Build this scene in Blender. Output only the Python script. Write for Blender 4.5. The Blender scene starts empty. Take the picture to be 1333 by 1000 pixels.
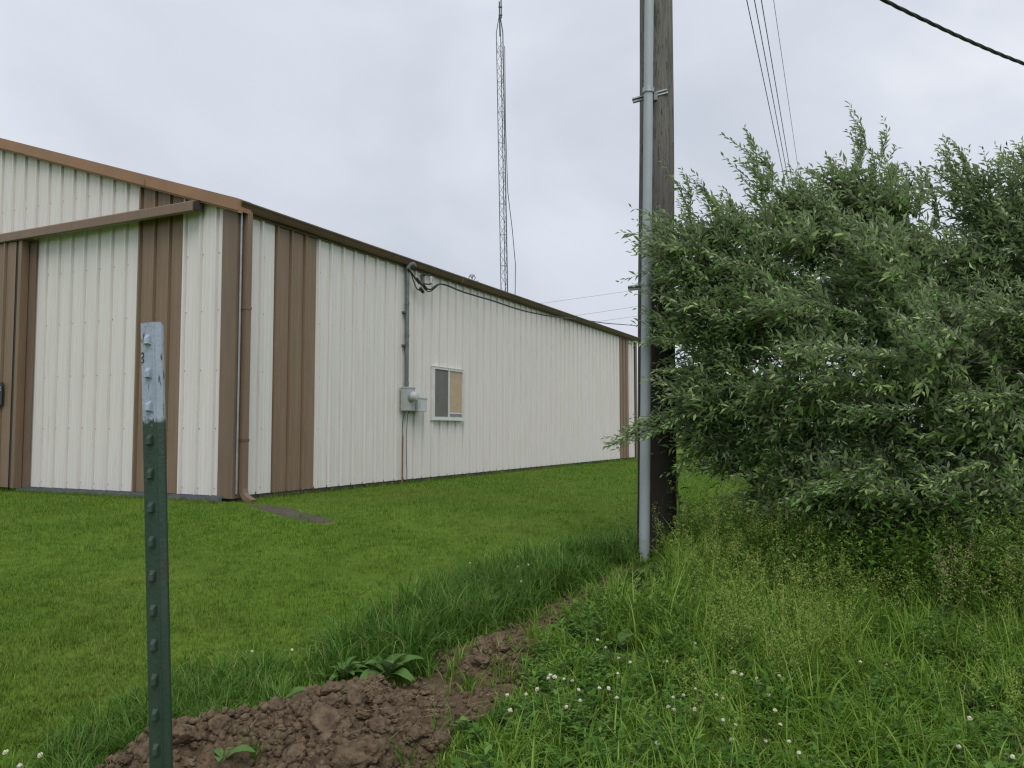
import bpy, math, random
import numpy as np
from mathutils import Vector, Matrix

random.seed(7)
rng = np.random.default_rng(11)
R = math.radians
sc = bpy.context.scene
COL = sc.collection

# ------------------------------------------------------------------ camera
F, CXP, CYP, CAMZ = 1047.0, 666.5, 500.0, 1.4
PITCH = math.atan(60.5 / F)
cam_d = bpy.data.cameras.new('camera')
cam_d.sensor_width = 36.0
cam_d.lens = 36.0 * F / 1333.0
cam_d.clip_start = 0.05
cam_d.clip_end = 3000
cam = bpy.data.objects.new('camera', cam_d)
COL.objects.link(cam)
cam.location = (0, 0, CAMZ)
cam.rotation_euler = (R(90) + PITCH, 0, 0)
sc.camera = cam

# ------------------------------------------------------------------ overcast sky
SUN_EL, SUN_AZ = R(55), R(168)          # azimuth clockwise from +Y: behind the camera
w = bpy.data.worlds.new('World')
sc.world = w
w.use_nodes = True
nt = w.node_tree
nt.nodes.clear()
N = nt.nodes.new
out = N('ShaderNodeOutputWorld')
bg = N('ShaderNodeBackground')
sky = N('ShaderNodeTexSky')
sky.sky_type = 'NISHITA'
sky.sun_disc = False
sky.sun_elevation = SUN_EL
sky.sun_rotation = SUN_AZ
sky.air_density = 1.0
sky.dust_density = 3.0
scl = N('ShaderNodeMix'); scl.data_type = 'RGBA'; scl.blend_type = 'MULTIPLY'
scl.inputs[0].default_value = 1.0
nt.links.new(sky.outputs[0], scl.inputs[6])
scl.inputs[7].default_value = (0.8, 0.8, 0.8, 1)
tc = N('ShaderNodeTexCoord')
mp = N('ShaderNodeMapping')
mp.inputs['Scale'].default_value = (1.0, 1.0, 1.7)
mp.inputs['Location'].default_value = (0.35, 0.2, 0.0)
nt.links.new(tc.outputs['Generated'], mp.inputs[0])
n1 = N('ShaderNodeTexNoise'); n1.inputs['Scale'].default_value = 1.9
n1.inputs['Detail'].default_value = 5; n1.inputs['Roughness'].default_value = 0.5
n1.inputs['Distortion'].default_value = 0.4
nt.links.new(mp.outputs[0], n1.inputs['Vector'])
rmp = N('ShaderNodeValToRGB')
rmp.color_ramp.elements[0].position = 0.34
rmp.color_ramp.elements[0].color = (5.15, 5.65, 6.45, 1)
rmp.color_ramp.elements[1].position = 0.60
rmp.color_ramp.elements[1].color = (6.9, 7.25, 8.0, 1)
e3 = rmp.color_ramp.elements.new(0.80); e3.color = (9.0, 9.2, 9.6, 1)
nt.links.new(n1.outputs['Fac'], rmp.inputs[0])
vm = N('ShaderNodeVectorMath'); vm.operation = 'NORMALIZE'
nt.links.new(tc.outputs['Generated'], vm.inputs[0])
dp = N('ShaderNodeVectorMath'); dp.operation = 'DOT_PRODUCT'
nt.links.new(vm.outputs[0], dp.inputs[0])
dp.inputs[1].default_value = Vector((0.60, 0.86, 0.53)).normalized()
mr0 = N('ShaderNodeMapRange'); mr0.interpolation_type = 'SMOOTHSTEP'
mr0.inputs['From Min'].default_value = 0.90; mr0.inputs['From Max'].default_value = 1.0
mr0.inputs['To Min'].default_value = 0.0; mr0.inputs['To Max'].default_value = 0.20
nt.links.new(dp.outputs['Value'], mr0.inputs['Value'])
ad0 = N('ShaderNodeMath'); ad0.operation = 'ADD'
nt.links.new(n1.outputs['Fac'], ad0.inputs[0]); nt.links.new(mr0.outputs[0], ad0.inputs[1])
nt.links.new(ad0.outputs[0], rmp.inputs[0])
mx = N('ShaderNodeMix'); mx.data_type = 'RGBA'
mx.inputs[0].default_value = 0.93      # cloud cover over the clear sky
nt.links.new(scl.outputs[2], mx.inputs[6])
nt.links.new(rmp.outputs[0], mx.inputs[7])
nt.links.new(mx.outputs[2], bg.inputs['Color'])
bg.inputs['Strength'].default_value = 0.1
nt.links.new(bg.outputs[0], out.inputs[0])

sun_d = bpy.data.lights.new('sun', 'SUN')
sun_d.energy = 1.5
sun_d.angle = R(40)
sun_d.color = (1.0, 0.965, 0.91)
sun = bpy.data.objects.new('sun', sun_d)
COL.objects.link(sun)
sd = Vector((math.sin(SUN_AZ) * math.cos(SUN_EL), math.cos(SUN_AZ) * math.cos(SUN_EL), math.sin(SUN_EL)))
sun.rotation_euler = sd.to_track_quat('Z', 'Y').to_euler()
sun.location = sd * 60

vs = sc.view_settings
vs.view_transform = 'Standard'
vs.look = 'None'
vs.gamma = 1.0
vs.use_curve_mapping = False
vs.exposure = 0.15
sc.render.engine = 'CYCLES'
sc.cycles.use_denoising = True
sc.cycles.max_bounces = 5
sc.cycles.transparent_max_bounces = 8
sc.cycles.filter_width = 1.3

# ------------------------------------------------------------------ helpers
def ray(x, y):
    u, v = (x - CXP) / F, (CYP - y) / F
    return np.array([u, math.cos(PITCH) - v * math.sin(PITCH), math.sin(PITCH) + v * math.cos(PITCH)])

def at(x, y, Y):
    d = ray(x, y)
    return np.array([0, 0, CAMZ]) + d * (Y / d[1])

_P = np.random.default_rng(5).random((256, 256))
def vnoise(x, y):
    x = np.asarray(x, float); y = np.asarray(y, float)
    xi = np.floor(x).astype(int); yi = np.floor(y).astype(int)
    fx = x - xi; fy = y - yi
    fx = fx * fx * (3 - 2 * fx); fy = fy * fy * (3 - 2 * fy)
    a = _P[xi & 255, yi & 255]; b = _P[(xi + 1) & 255, yi & 255]
    c = _P[xi & 255, (yi + 1) & 255]; d = _P[(xi + 1) & 255, (yi + 1) & 255]
    return (a * (1 - fx) + b * fx) * (1 - fy) + (c * (1 - fx) + d * fx) * fy
def fbm(x, y, o=4):
    s, a = 0, 0.5
    for _ in range(o):
        s = s + a * (vnoise(x, y) - 0.5); x = np.asarray(x) * 2.03 + 17.3; y = np.asarray(y) * 2.03 + 5.1; a *= 0.5
    return s

GZ = 0.45
def H(x, y):
    x = np.asarray(x, float); y = np.asarray(y, float)
    t = np.clip((y - 2.5) / 9.0, 0, 1)
    base = GZ * t * t * (3 - 2 * t)
    near = np.clip((12.0 - y) / 5.0, 0, 1)
    return base + near * (0.09 * fbm(x * 0.8, y * 0.8, 3))

def ground(x, y):
    d = ray(x, y)
    Y = 6.0
    for _ in range(40):
        X = d[0] / d[1] * Y
        z = float(H(X, Y))
        Yn = (z - CAMZ) / (d[2] / d[1])
        Y = 0.5 * Y + 0.5 * min(max(Yn, 1.0), 200)
    return np.array([d[0] / d[1] * Y, Y, z])

def link(o, parent=None):
    COL.objects.link(o)
    if parent is not None: o.parent = parent
    return o

def tag(o, label=None, cat=None, group=None, kind=None):
    if label: o['label'] = label
    if cat: o['category'] = cat
    if group: o['group'] = group
    if kind: o['kind'] = kind
    return o

def empty(name, loc=(0, 0, 0), rz=0.0):
    o = bpy.data.objects.new(name, None)
    o.empty_display_size = 0.1
    o.location = loc; o.rotation_euler = (0, 0, rz)
    return link(o)

def mesh_np(name, V, T, Q=None, smooth=False):
    """V (n,3), T (m,3) triangles and/or Q (k,4) quads -> mesh"""
    me = bpy.data.meshes.new(name)
    V = np.ascontiguousarray(V, dtype=np.float32)
    parts, starts, n = [], [], 0
    tot = []
    if T is not None and len(T):
        T = np.asarray(T, dtype=np.int32); parts.append(T.ravel()); tot.append(np.full(len(T), 3)); 
    if Q is not None and len(Q):
        Q = np.asarray(Q, dtype=np.int32); parts.append(Q.ravel()); tot.append(np.full(len(Q), 4))
    L = np.concatenate(parts); tot = np.concatenate(tot).astype(np.int32)
    st = np.concatenate([[0], np.cumsum(tot)[:-1]]).astype(np.int32)
    me.vertices.add(len(V)); me.vertices.foreach_set('co', V.ravel())
    me.loops.add(len(L)); me.loops.foreach_set('vertex_index', L)
    me.polygons.add(len(tot)); me.polygons.foreach_set('loop_start', st)
    try: me.polygons.foreach_set('loop_total', tot)
    except Exception: pass
    if smooth: me.polygons.foreach_set('use_smooth', np.ones(len(tot), dtype=bool))
    me.update(calc_edges=True)
    return me

def obj(name, me, mat, parent=None):
    o = bpy.data.objects.new(name, me)
    if mat is not None and not me.materials: me.materials.append(mat)
    return link(o, parent)

class MB:
    def __init__(s): s.v, s.f = [], []
    def add(s, vs, fs):
        b = len(s.v); s.v += [tuple(map(float, p)) for p in vs]; s.f += [tuple(b + i for i in f) for f in fs]; return s
    def box(s, lo, hi):
        (a, b, c), (d, e, f) = lo, hi
        return s.add([(a,b,c),(d,b,c),(d,e,c),(a,e,c),(a,b,f),(d,b,f),(d,e,f),(a,e,f)],
                     [(3,2,1,0),(4,5,6,7),(0,1,5,4),(1,2,6,5),(2,3,7,6),(3,0,4,7)])
    def bbox(s, lo, hi, r=0.006):
        """box with chamfered vertical+horizontal edges (bevel done as an inset hull)"""
        lo = np.array(lo, float); hi = np.array(hi, float)
        import bmesh
        bm = bmesh.new(); bmesh.ops.create_cube(bm, size=1)
        for v in bm.verts:
            v.co = Vector([(lo[i] + hi[i]) / 2 + v.co[i] * (hi[i] - lo[i]) for i in range(3)])
        bmesh.ops.bevel(bm, geom=bm.edges[:], offset=r, segments=2, affect='EDGES')
        bm.verts.index_update()
        s.add([v.co[:] for v in bm.verts], [[v.index for v in f.verts] for f in bm.faces]); bm.free(); return s
    def tube(s, pts, r, n=8, cap=True):
        pts = [Vector(p) for p in pts]; rs = r if hasattr(r, '__len__') else [r] * len(pts)
        b = len(s.v); prev = None
        for i, p in enumerate(pts):
            t = (pts[min(i + 1, len(pts) - 1)] - pts[max(i - 1, 0)]).normalized()
            if prev is None:
                a = Vector((0, 0, 1)) if abs(t.z) < 0.9 else Vector((1, 0, 0))
                u = t.cross(a).normalized()
            else:
                u = (prev - t * prev.dot(t)).normalized()
            prev = u; v = t.cross(u)
            for k in range(n):
                q = 2 * math.pi * k / n
                s.v.append(tuple(p + (u * math.cos(q) + v * math.sin(q)) * rs[i]))
        for i in range(len(pts) - 1):
            for k in range(n):
                k2 = (k + 1) % n
                s.f.append((b + i*n + k, b + i*n + k2, b + (i+1)*n + k2, b + (i+1)*n + k))
        if cap:
            s.f.append(tuple(b + k for k in range(n))[::-1])
            s.f.append(tuple(b + (len(pts)-1)*n + k for k in range(n)))
        return s
    def lathe(s, c, prof, axis=(0,0,1), n=16):
        ax = Vector(axis).normalized()
        a = Vector((0,0,1)) if abs(ax.z) < 0.9 else Vector((1,0,0))
        u = ax.cross(a).normalized(); v = ax.cross(u); c = Vector(c); b = len(s.v)
        for r, h in prof:
            for k in range(n):
                q = 2*math.pi*k/n
                s.v.append(tuple(c + ax*h + (u*math.cos(q)+v*math.sin(q))*r))
        for i in range(len(prof)-1):
            for k in range(n):
                k2 = (k+1) % n
                s.f.append((b+i*n+k, b+i*n+k2, b+(i+1)*n+k2, b+(i+1)*n+k))
        s.f.append(tuple(b+k for k in range(n))[::-1]); s.f.append(tuple(b+(len(prof)-1)*n+k for k in range(n)))
        return s
    def prism(s, poly, axis_a, axis_b, ext, origin=(0,0,0)):
        """2-D polygon in axes a,b extruded along ext"""
        o = Vector(origin); a = Vector(axis_a); b_ = Vector(axis_b); e = Vector(ext); n = len(poly)
        P = [o + a*p + b_*q for p, q in poly]
        return s.add([tuple(p) for p in P] + [tuple(p+e) for p in P],
                     [tuple(range(n))[::-1], tuple(range(n, 2*n))] + [(i, (i+1)%n, n+(i+1)%n, n+i) for i in range(n)])
    def mesh(s, name, smooth=False):
        me = bpy.data.meshes.new(name); me.from_pydata(s.v, [], s.f)
        if smooth: me.polygons.foreach_set('use_smooth', [True]*len(me.polygons))
        me.update(); return me
    def build(s, name, mat, parent=None, smooth=False):
        o = obj(name, s.mesh(name, smooth), mat, parent)
        if smooth:
            md = o.modifiers.new('ws', 'EDGE_SPLIT'); md.split_angle = R(40)
        return o

# ------------------------------------------------------------------ materials
def newmat(name):
    m = bpy.data.materials.new(name); m.use_nodes = True
    return m, m.node_tree, m.node_tree.nodes['Principled BSDF']

def mat(name, c1, c2=None, rough=0.6, scale=6.0, stretch=(1, 1, 1), metal=0.0, lo=0.35, hi=0.65,
        bump=0.0, bump_scale=40.0, spec=0.5, c3=None, s3=20.0, lo3=0.6, hi3=0.7, detail=5, bstretch=None, coord='pos'):
    m, t, p = newmat(name)
    p.inputs['Roughness'].default_value = rough
    p.inputs['Metallic'].default_value = metal
    p.inputs['Specular IOR Level'].default_value = spec
    if coord == 'pos':
        g = t.nodes.new('ShaderNodeNewGeometry'); src = g.outputs['Position']
    else:
        g = t.nodes.new('ShaderNodeTexCoord'); src = g.outputs['Object']
    def noise(sca, st, det=detail):
        mpn = t.nodes.new('ShaderNodeMapping'); mpn.inputs['Scale'].default_value = st
        t.links.new(src, mpn.inputs[0])
        n = t.nodes.new('ShaderNodeTexNoise'); n.inputs['Scale'].default_value = sca; n.inputs['Detail'].default_value = det
        n.inputs['Roughness'].default_value = 0.6
        t.links.new(mpn.outputs[0], n.inputs['Vector']); return n.outputs['Fac']
    def ramp(fac, a, b):
        r = t.nodes.new('ShaderNodeMapRange'); r.inputs['From Min'].default_value = a; r.inputs['From Max'].default_value = b
        t.links.new(fac, r.inputs['Value']); return r.outputs[0]
    def mixc(fac, a, b):
        x = t.nodes.new('ShaderNodeMix'); x.data_type = 'RGBA'; t.links.new(fac, x.inputs[0])
        for i, q in ((6, a), (7, b)):
            if isinstance(q, tuple): x.inputs[i].default_value = (*q, 1)
            else: t.links.new(q, x.inputs[i])
        return x.outputs[2]
    col = None
    if c2 is not None:
        col = mixc(ramp(noise(scale, stretch), lo, hi), c1, c2)
        if c3 is not None: col = mixc(ramp(noise(s3, stretch, 6), lo3, hi3), col, c3)
        t.links.new(col, p.inputs['Base Color'])
    else:
        p.inputs['Base Color'].default_value = (*c1, 1)
    if bump:
        b = t.nodes.new('ShaderNodeBump'); b.inputs['Strength'].default_value = bump; b.inputs['Distance'].default_value = 0.02
        t.links.new(noise(bump_scale, bstretch or stretch, 8), b.inputs['Height']); t.links.new(b.outputs[0], p.inputs['Normal'])
    return m

M = {}
M['white'] = mat('white_steel', (0.72, 0.69, 0.665), (0.65, 0.622, 0.592), rough=0.5, scale=5.0, stretch=(3, 3, 0.22), lo=0.42, hi=0.8,
                 c3=(0.42, 0.40, 0.33), s3=3.2, lo3=0.62, hi3=0.95, bump=0.04, bump_scale=3, spec=0.35)
M['brown'] = mat('brown_steel', (0.245, 0.172, 0.115), (0.205, 0.145, 0.098), rough=0.5, scale=5, stretch=(3, 3, 0.25), spec=0.35)
M['trim'] = mat('brown_trim', (0.20, 0.142, 0.10), (0.165, 0.118, 0.085), rough=0.5, scale=4, stretch=(2, 2, 0.3), spec=0.35)
M['rake'] = mat('faded_rake_trim', (0.33, 0.185, 0.105), (0.265, 0.158, 0.098), rough=0.6, scale=2.5, lo=0.35, hi=0.7, spec=0.3,
                c3=(0.09, 0.07, 0.055), s3=5, lo3=0.66, hi3=0.8)
M['gutter'] = mat('gutter_brown', (0.135, 0.085, 0.055), (0.10, 0.066, 0.045), rough=0.5, scale=3, spec=0.4, c3=(0.15, 0.085, 0.05), s3=2, lo3=0.6, hi3=0.75)
M['spout'] = mat('downspout_brown', (0.215, 0.148, 0.097), (0.185, 0.128, 0.086), rough=0.5, scale=4, stretch=(2, 2, 0.3), spec=0.4)
M['roofm'] = mat('roof_steel', (0.12, 0.095, 0.075), (0.09, 0.075, 0.06), rough=0.5, scale=3)
M['core'] = mat('dark_lining', (0.05, 0.045, 0.04), rough=0.9)
M['galv'] = mat('galvanised', (0.42, 0.45, 0.48), (0.32, 0.345, 0.37), rough=0.45, scale=9, metal=0.55, c3=(0.26, 0.27, 0.28), s3=4, lo3=0.6, hi3=0.75)
M['mast'] = mat('weathered_conduit', (0.20, 0.22, 0.235), (0.13, 0.145, 0.155), rough=0.5, scale=7, metal=0.5)
M['pvc'] = mat('grey_pvc', (0.385, 0.425, 0.455), (0.335, 0.375, 0.40), rough=0.45, scale=4, stretch=(2, 2, 0.5), spec=0.5, c3=(0.22, 0.24, 0.245), s3=9, lo3=0.68, hi3=0.82)
M['greybox'] = mat('grey_enamel', (0.42, 0.45, 0.44), (0.36, 0.39, 0.385), rough=0.45, scale=9, c3=(0.25, 0.17, 0.10), s3=6, lo3=0.72, hi3=0.82)
M['palebox'] = mat('pale_grey_enamel', (0.5, 0.53, 0.54), (0.44, 0.47, 0.48), rough=0.4, scale=5)
M['black'] = mat('black_insulation', (0.012, 0.012, 0.013), (0.022, 0.02, 0.02), rough=0.55, scale=12)
M['wire'] = mat('dull_wire', (0.11, 0.11, 0.12), (0.15, 0.15, 0.155), rough=0.6, scale=10)
M['copper'] = mat('rusty_rod', (0.27, 0.12, 0.06), (0.16, 0.08, 0.05), rough=0.6, scale=20)
M['greenwire'] = mat('green_wire', (0.09, 0.12, 0.10), (0.07, 0.09, 0.08), rough=0.6, scale=20)
M['tower'] = mat('tower_steel', (0.085, 0.092, 0.105), (0.06, 0.066, 0.078), rough=0.6, scale=5)
M['frame'] = mat('white_frame', (0.66, 0.66, 0.64), (0.56, 0.56, 0.54), rough=0.4, scale=8)
M['screen'] = mat('window_screen', (0.165, 0.158, 0.15), (0.135, 0.13, 0.125), rough=0.85, scale=3)
M['blind'] = mat('tan_blind', (0.46, 0.33, 0.175), (0.39, 0.275, 0.145), rough=0.8, scale=4, stretch=(1, 1, 3))
M['bolt'] = mat('screw_heads', (0.30, 0.29, 0.27), rough=0.5, metal=0.4)
M['concrete'] = mat('concrete', (0.22, 0.215, 0.20), (0.15, 0.145, 0.135), rough=0.9, scale=8, bump=0.3)
M['soil'] = mat('dug_soil', (0.175, 0.126, 0.077), (0.075, 0.053, 0.033), rough=0.95, scale=9, lo=0.3, hi=0.7, spec=0.15, bump=0.9, bump_scale=70,
                c3=(0.29, 0.21, 0.14), s3=30, lo3=0.56, hi3=0.70)
M['clod'] = mat('clod_soil', (0.225, 0.166, 0.108), (0.09, 0.065, 0.042), rough=0.95, scale=22, lo=0.3, hi=0.7, spec=0.12, bump=1.0, bump_scale=60,
                c3=(0.27, 0.165, 0.075), s3=9, lo3=0.62, hi3=0.75)
M['straw'] = mat('dry_roots', (0.30, 0.22, 0.12), (0.18, 0.13, 0.07), rough=0.9, scale=30)
M['gravel'] = mat('gravel_road', (0.36, 0.34, 0.31), (0.27, 0.26, 0.24), rough=0.95, scale=3)
M['sign'] = mat('dark_plate', (0.012, 0.014, 0.02), (0.018, 0.02, 0.03), rough=0.4, scale=9)
M['grey_print'] = mat('grey_print', (0.4, 0.42, 0.45), rough=0.6)
M['petal'] = mat('clover_petals', (0.55, 0.52, 0.40), (0.33, 0.25, 0.15), rough=0.8, scale=110, lo=0.5, hi=0.75, coord='pos')
M['stem'] = mat('green_stem', (0.10, 0.16, 0.035), (0.07, 0.12, 0.03), rough=0.6, scale=20)
M['bark'] = mat('shrub_bark', (0.085, 0.072, 0.058), (0.05, 0.043, 0.036), rough=0.9, scale=20, stretch=(1, 1, 0.3), bump=0.4, bump_scale=60)

def pole_mat():
    m, t, p = newmat('weathered_pole_wood')
    g = t.nodes.new('ShaderNodeTexCoord')
    def noise(sca, st, det=6):
        a = t.nodes.new('ShaderNodeMapping'); a.inputs['Scale'].default_value = st; t.links.new(g.outputs['Object'], a.inputs[0])
        n = t.nodes.new('ShaderNodeTexNoise'); n.inputs['Scale'].default_value = sca; n.inputs['Detail'].default_value = det; n.inputs['Roughness'].default_value = 0.65
        n.inputs['Distortion'].default_value = 0.5
        t.links.new(a.outputs[0], n.inputs['Vector']); return n.outputs['Fac']
    def rmpf(f, a, b):
        r = t.nodes.new('ShaderNodeMapRange'); r.inputs['From Min'].default_value = a; r.inputs['From Max'].default_value = b; t.links.new(f, r.inputs['Value']); return r.outputs[0]
    def mixc(f, a, b):
        x = t.nodes.new('ShaderNodeMix'); x.data_type = 'RGBA'; t.links.new(f, x.inputs[0])
        for i, q in ((6, a), (7, b)):
            if isinstance(q, tuple): x.inputs[i].default_value = (*q, 1)
            else: t.links.new(q, x.inputs[i])
        return x.outputs[2]
    grain = noise(22, (1, 1, 0.05)); fine = noise(60, (1, 1, 0.10)); patch = noise(14, (1, 1, 0.22))
    c = mixc(rmpf(grain, 0.3, 0.7), (0.24, 0.225, 0.21), (0.11, 0.102, 0.096))
    c = mixc(rmpf(fine, 0.56, 0.66), c, (0.045, 0.04, 0.037))
    c = mixc(rmpf(patch, 0.58, 0.7), c, (0.075, 0.072, 0.06))
    # pole colour turns darker toward the butt, ragged upper limit
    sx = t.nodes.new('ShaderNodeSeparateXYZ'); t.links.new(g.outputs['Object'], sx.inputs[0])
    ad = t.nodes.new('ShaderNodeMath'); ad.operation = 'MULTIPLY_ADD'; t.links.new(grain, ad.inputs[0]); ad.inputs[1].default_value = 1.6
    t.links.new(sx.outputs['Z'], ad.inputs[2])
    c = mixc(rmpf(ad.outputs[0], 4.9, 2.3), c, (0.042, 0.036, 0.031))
    t.links.new(c, p.inputs['Base Color']); p.inputs['Roughness'].default_value = 0.9; p.inputs['Specular IOR Level'].default_value = 0.2
    b = t.nodes.new('ShaderNodeBump'); b.inputs['Strength'].default_value = 0.9; b.inputs['Distance'].default_value = 0.015
    t.links.new(fine, b.inputs['Height']); t.links.new(b.outputs[0], p.inputs['Normal'])
    return m
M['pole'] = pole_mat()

def leaf_mat(name, greens, under=None, trans=0.3, patch=None, patch_scale=0.6, rough=0.55, dead=None, spec=0.18, patch2=None):
    """blades / leaves: per-leaf tone, patches over the ground, a paler underside, some light through"""
    m, t, p = newmat(name)
    g = t.nodes.new('ShaderNodeNewGeometry')
    r = t.nodes.new('ShaderNodeValToRGB')
    el = r.color_ramp.elements
    while len(el) < len(greens): el.new(0.5)
    for i, c in enumerate(greens):
        el[i].position = i / (len(greens) - 1) * 0.92; el[i].color = (*c, 1)
    if dead is not None:
        e = el.new(0.965); e.color = (*greens[-1], 1)
        e = el.new(0.985); e.color = (*dead, 1)
    t.links.new(g.outputs['Random Per Island'], r.inputs[0])
    col = r.outputs[0]
    def mixc(f, a, b):
        x = t.nodes.new('ShaderNodeMix'); x.data_type = 'RGBA'
        if isinstance(f, float): x.inputs[0].default_value = f
        else: t.links.new(f, x.inputs[0])
        for i, q in ((6, a), (7, b)):
            if isinstance(q, tuple): x.inputs[i].default_value = (*q, 1)
            else: t.links.new(q, x.inputs[i])
        return x.outputs[2]
    if patch is not None:
        n = t.nodes.new('ShaderNodeTexNoise'); n.inputs['Scale'].default_value = patch_scale; n.inputs['Detail'].default_value = 4
        t.links.new(g.outputs['Position'], n.inputs['Vector'])
        mr = t.nodes.new('ShaderNodeMapRange'); mr.inputs['From Min'].default_value = 0.42; mr.inputs['From Max'].default_value = 0.68
        mr.inputs['To Max'].default_value = 0.75
        t.links.new(n.outputs['Fac'], mr.inputs['Value'])
        col = mixc(mr.outputs[0], col, patch)
    if patch2 is not None:
        n = t.nodes.new('ShaderNodeTexNoise'); n.inputs['Scale'].default_value = 6.0; n.inputs['Detail'].default_value = 5; n.inputs['Roughness'].default_value = 0.65
        t.links.new(g.outputs['Position'], n.inputs['Vector'])
        mr = t.nodes.new('ShaderNodeMapRange'); mr.inputs['From Min'].default_value = 0.44; mr.inputs['From Max'].default_value = 0.66
        mr.inputs['To Max'].default_value = 0.55
        t.links.new(n.outputs['Fac'], mr.inputs['Value'])
        col = mixc(mr.outputs[0], col, patch2)
    if under is not None:
        col = mixc(g.outputs['Backfacing'], col, under)
    t.links.new(col, p.inputs['Base Color']); p.inputs['Roughness'].default_value = rough
    p.inputs['Specular IOR Level'].default_value = spec
    tr = t.nodes.new('ShaderNodeBsdfTranslucent'); t.links.new(col, tr.inputs[0])
    ms = t.nodes.new('ShaderNodeMixShader'); ms.inputs[0].default_value = trans
    o = t.nodes['Material Output']
    t.links.new(p.outputs[0], ms.inputs[1]); t.links.new(tr.outputs[0], ms.inputs[2]); t.links.new(ms.outputs[0], o.inputs[0])
    return m

M['lawn'] = leaf_mat('mown_grass', [(0.045, 0.125, 0.007), (0.11, 0.235, 0.015), (0.21, 0.345, 0.042)], trans=0.35,
                     patch=(0.215, 0.255, 0.05), patch_scale=0.55, dead=(0.28, 0.23, 0.11), patch2=(0.045, 0.12, 0.010))
M['meadow'] = leaf_mat('long_grass', [(0.035, 0.11, 0.010), (0.09, 0.205, 0.02), (0.22, 0.35, 0.08)], trans=0.35,
                       patch=(0.085, 0.165, 0.025), patch_scale=1.0, dead=(0.26, 0.21, 0.11))
M['weedgrass'] = leaf_mat('rank_grass', [(0.055, 0.15, 0.012), (0.15, 0.29, 0.026), (0.32, 0.46, 0.10)], trans=0.35,
                          patch=(0.18, 0.29, 0.035), patch_scale=1.2, dead=(0.24, 0.19, 0.10))
M['panicle'] = leaf_mat('seed_heads', [(0.17, 0.28, 0.045), (0.26, 0.36, 0.075), (0.40, 0.43, 0.13)], trans=0.3)
M['drypanicle'] = leaf_mat('dry_seed_heads', [(0.27, 0.22, 0.125), (0.36, 0.30, 0.18)], trans=0.3)
M['weed'] = leaf_mat('weed_leaves', [(0.04, 0.115, 0.016), (0.085, 0.195, 0.026), (0.16, 0.29, 0.055)], under=(0.11, 0.165, 0.065), trans=0.3)
M['clover'] = leaf_mat('clover_leaves', [(0.055, 0.135, 0.018), (0.09, 0.19, 0.025), (0.14, 0.25, 0.04)], trans=0.3)
M['dock'] = leaf_mat('dock_leaf', [(0.085, 0.18, 0.04), (0.12, 0.22, 0.055)], under=(0.17, 0.25, 0.10), trans=0.25, rough=0.4)
M['olive'] = leaf_mat('olive_leaves', [(0.032, 0.105, 0.014), (0.125, 0.245, 0.048), (0.34, 0.46, 0.17)], under=(0.42, 0.50, 0.30), trans=0.2, rough=0.42, spec=0.3)
M['fartree'] = leaf_mat('far_leaves', [(0.06, 0.095, 0.05), (0.08, 0.12, 0.06), (0.10, 0.14, 0.075)], trans=0.2)

def ground_mat():
    m = mat('turf_ground', (0.075, 0.14, 0.014), (0.12, 0.19, 0.024), rough=0.95, scale=1.3, lo=0.3, hi=0.7, spec=0.1, bump=0.5, bump_scale=30,
            c3=(0.06, 0.085, 0.02), s3=14, lo3=0.5, hi3=0.75)
    return m
M['turf'] = ground_mat()
M['mud'] = mat('bare_mud', (0.10, 0.08, 0.055), (0.05, 0.042, 0.03), rough=0.9, scale=14, bump=0.6, bump_scale=40)
M['litter'] = mat('weedy_earth', (0.03, 0.065, 0.012), (0.045, 0.055, 0.02), rough=0.95, scale=5, bump=0.5, bump_scale=30, spec=0.1)

# ------------------------------------------------------------------ terrain
def soil_poly():
    px = [(60, 1090), (120, 1010), (180, 975), (235, 962), (320, 958), (395, 925), (470, 905), (535, 893), (560, 872), (600, 838), (680, 806), (760, 770), (812, 738),
          (830, 742), (795, 770), (750, 800), (705, 830), (680, 872), (672, 905), (640, 930), (590, 960), (560, 1000), (535, 1080), (500, 1180), (60, 1180)]
    return np.array([ground(*p)[:2] for p in px])
SOIL = soil_poly()

def poly_sd(P, poly):
    """signed distance (positive inside)"""
    x, y = P[:, 0], P[:, 1]
    ins = np.zeros(len(P), bool); dm = np.full(len(P), 1e9)
    n = len(poly)
    for i in range(n):
        x1, y1 = poly[i]; x2, y2 = poly[(i + 1) % n]
        c = ((y1 > y) != (y2 > y)) & (x < (x2 - x1) * (y - y1) / (y2 - y1 + 1e-12) + x1)
        ins ^= c
        dx, dy = x2 - x1, y2 - y1
        t = np.clip(((x - x1) * dx + (y - y1) * dy) / (dx * dx + dy * dy + 1e-12), 0, 1)
        dm = np.minimum(dm, np.hypot(x - x1 - t * dx, y - y1 - t * dy))
    return np.where(ins, dm, -dm)

# turf sheet: fine near, out to the horizon
def spaced(a, fine, far, n_f, n_o):
    i = np.linspace(-fine, fine, n_f) + a
    o = a + fine + (np.linspace(0, 1, n_o + 1)[1:] ** 3) * (far - fine)
    q = a - fine - (np.linspace(0, 1, n_o + 1)[1:] ** 3) * (far - fine)
    return np.concatenate([q[::-1], i, o])
gx = spaced(0, 10, 1200, 140, 40); gy = spaced(8, 10, 1200, 140, 40)
GX, GY = np.meshgrid(gx, gy)
V = np.stack([GX.ravel(), GY.ravel(), H(GX.ravel(), GY.ravel())], 1)
V[:, 2] -= 0.10 * np.clip(poly_sd(V[:, :2], SOIL) / 0.10, 0, 1)
nx, ny = len(gx), len(gy)
ii = (np.arange(ny - 1)[:, None] * nx + np.arange(nx - 1)[None]).ravel()
Q = np.stack([ii, ii + 1, ii + 1 + nx, ii + nx], 1)
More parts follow.
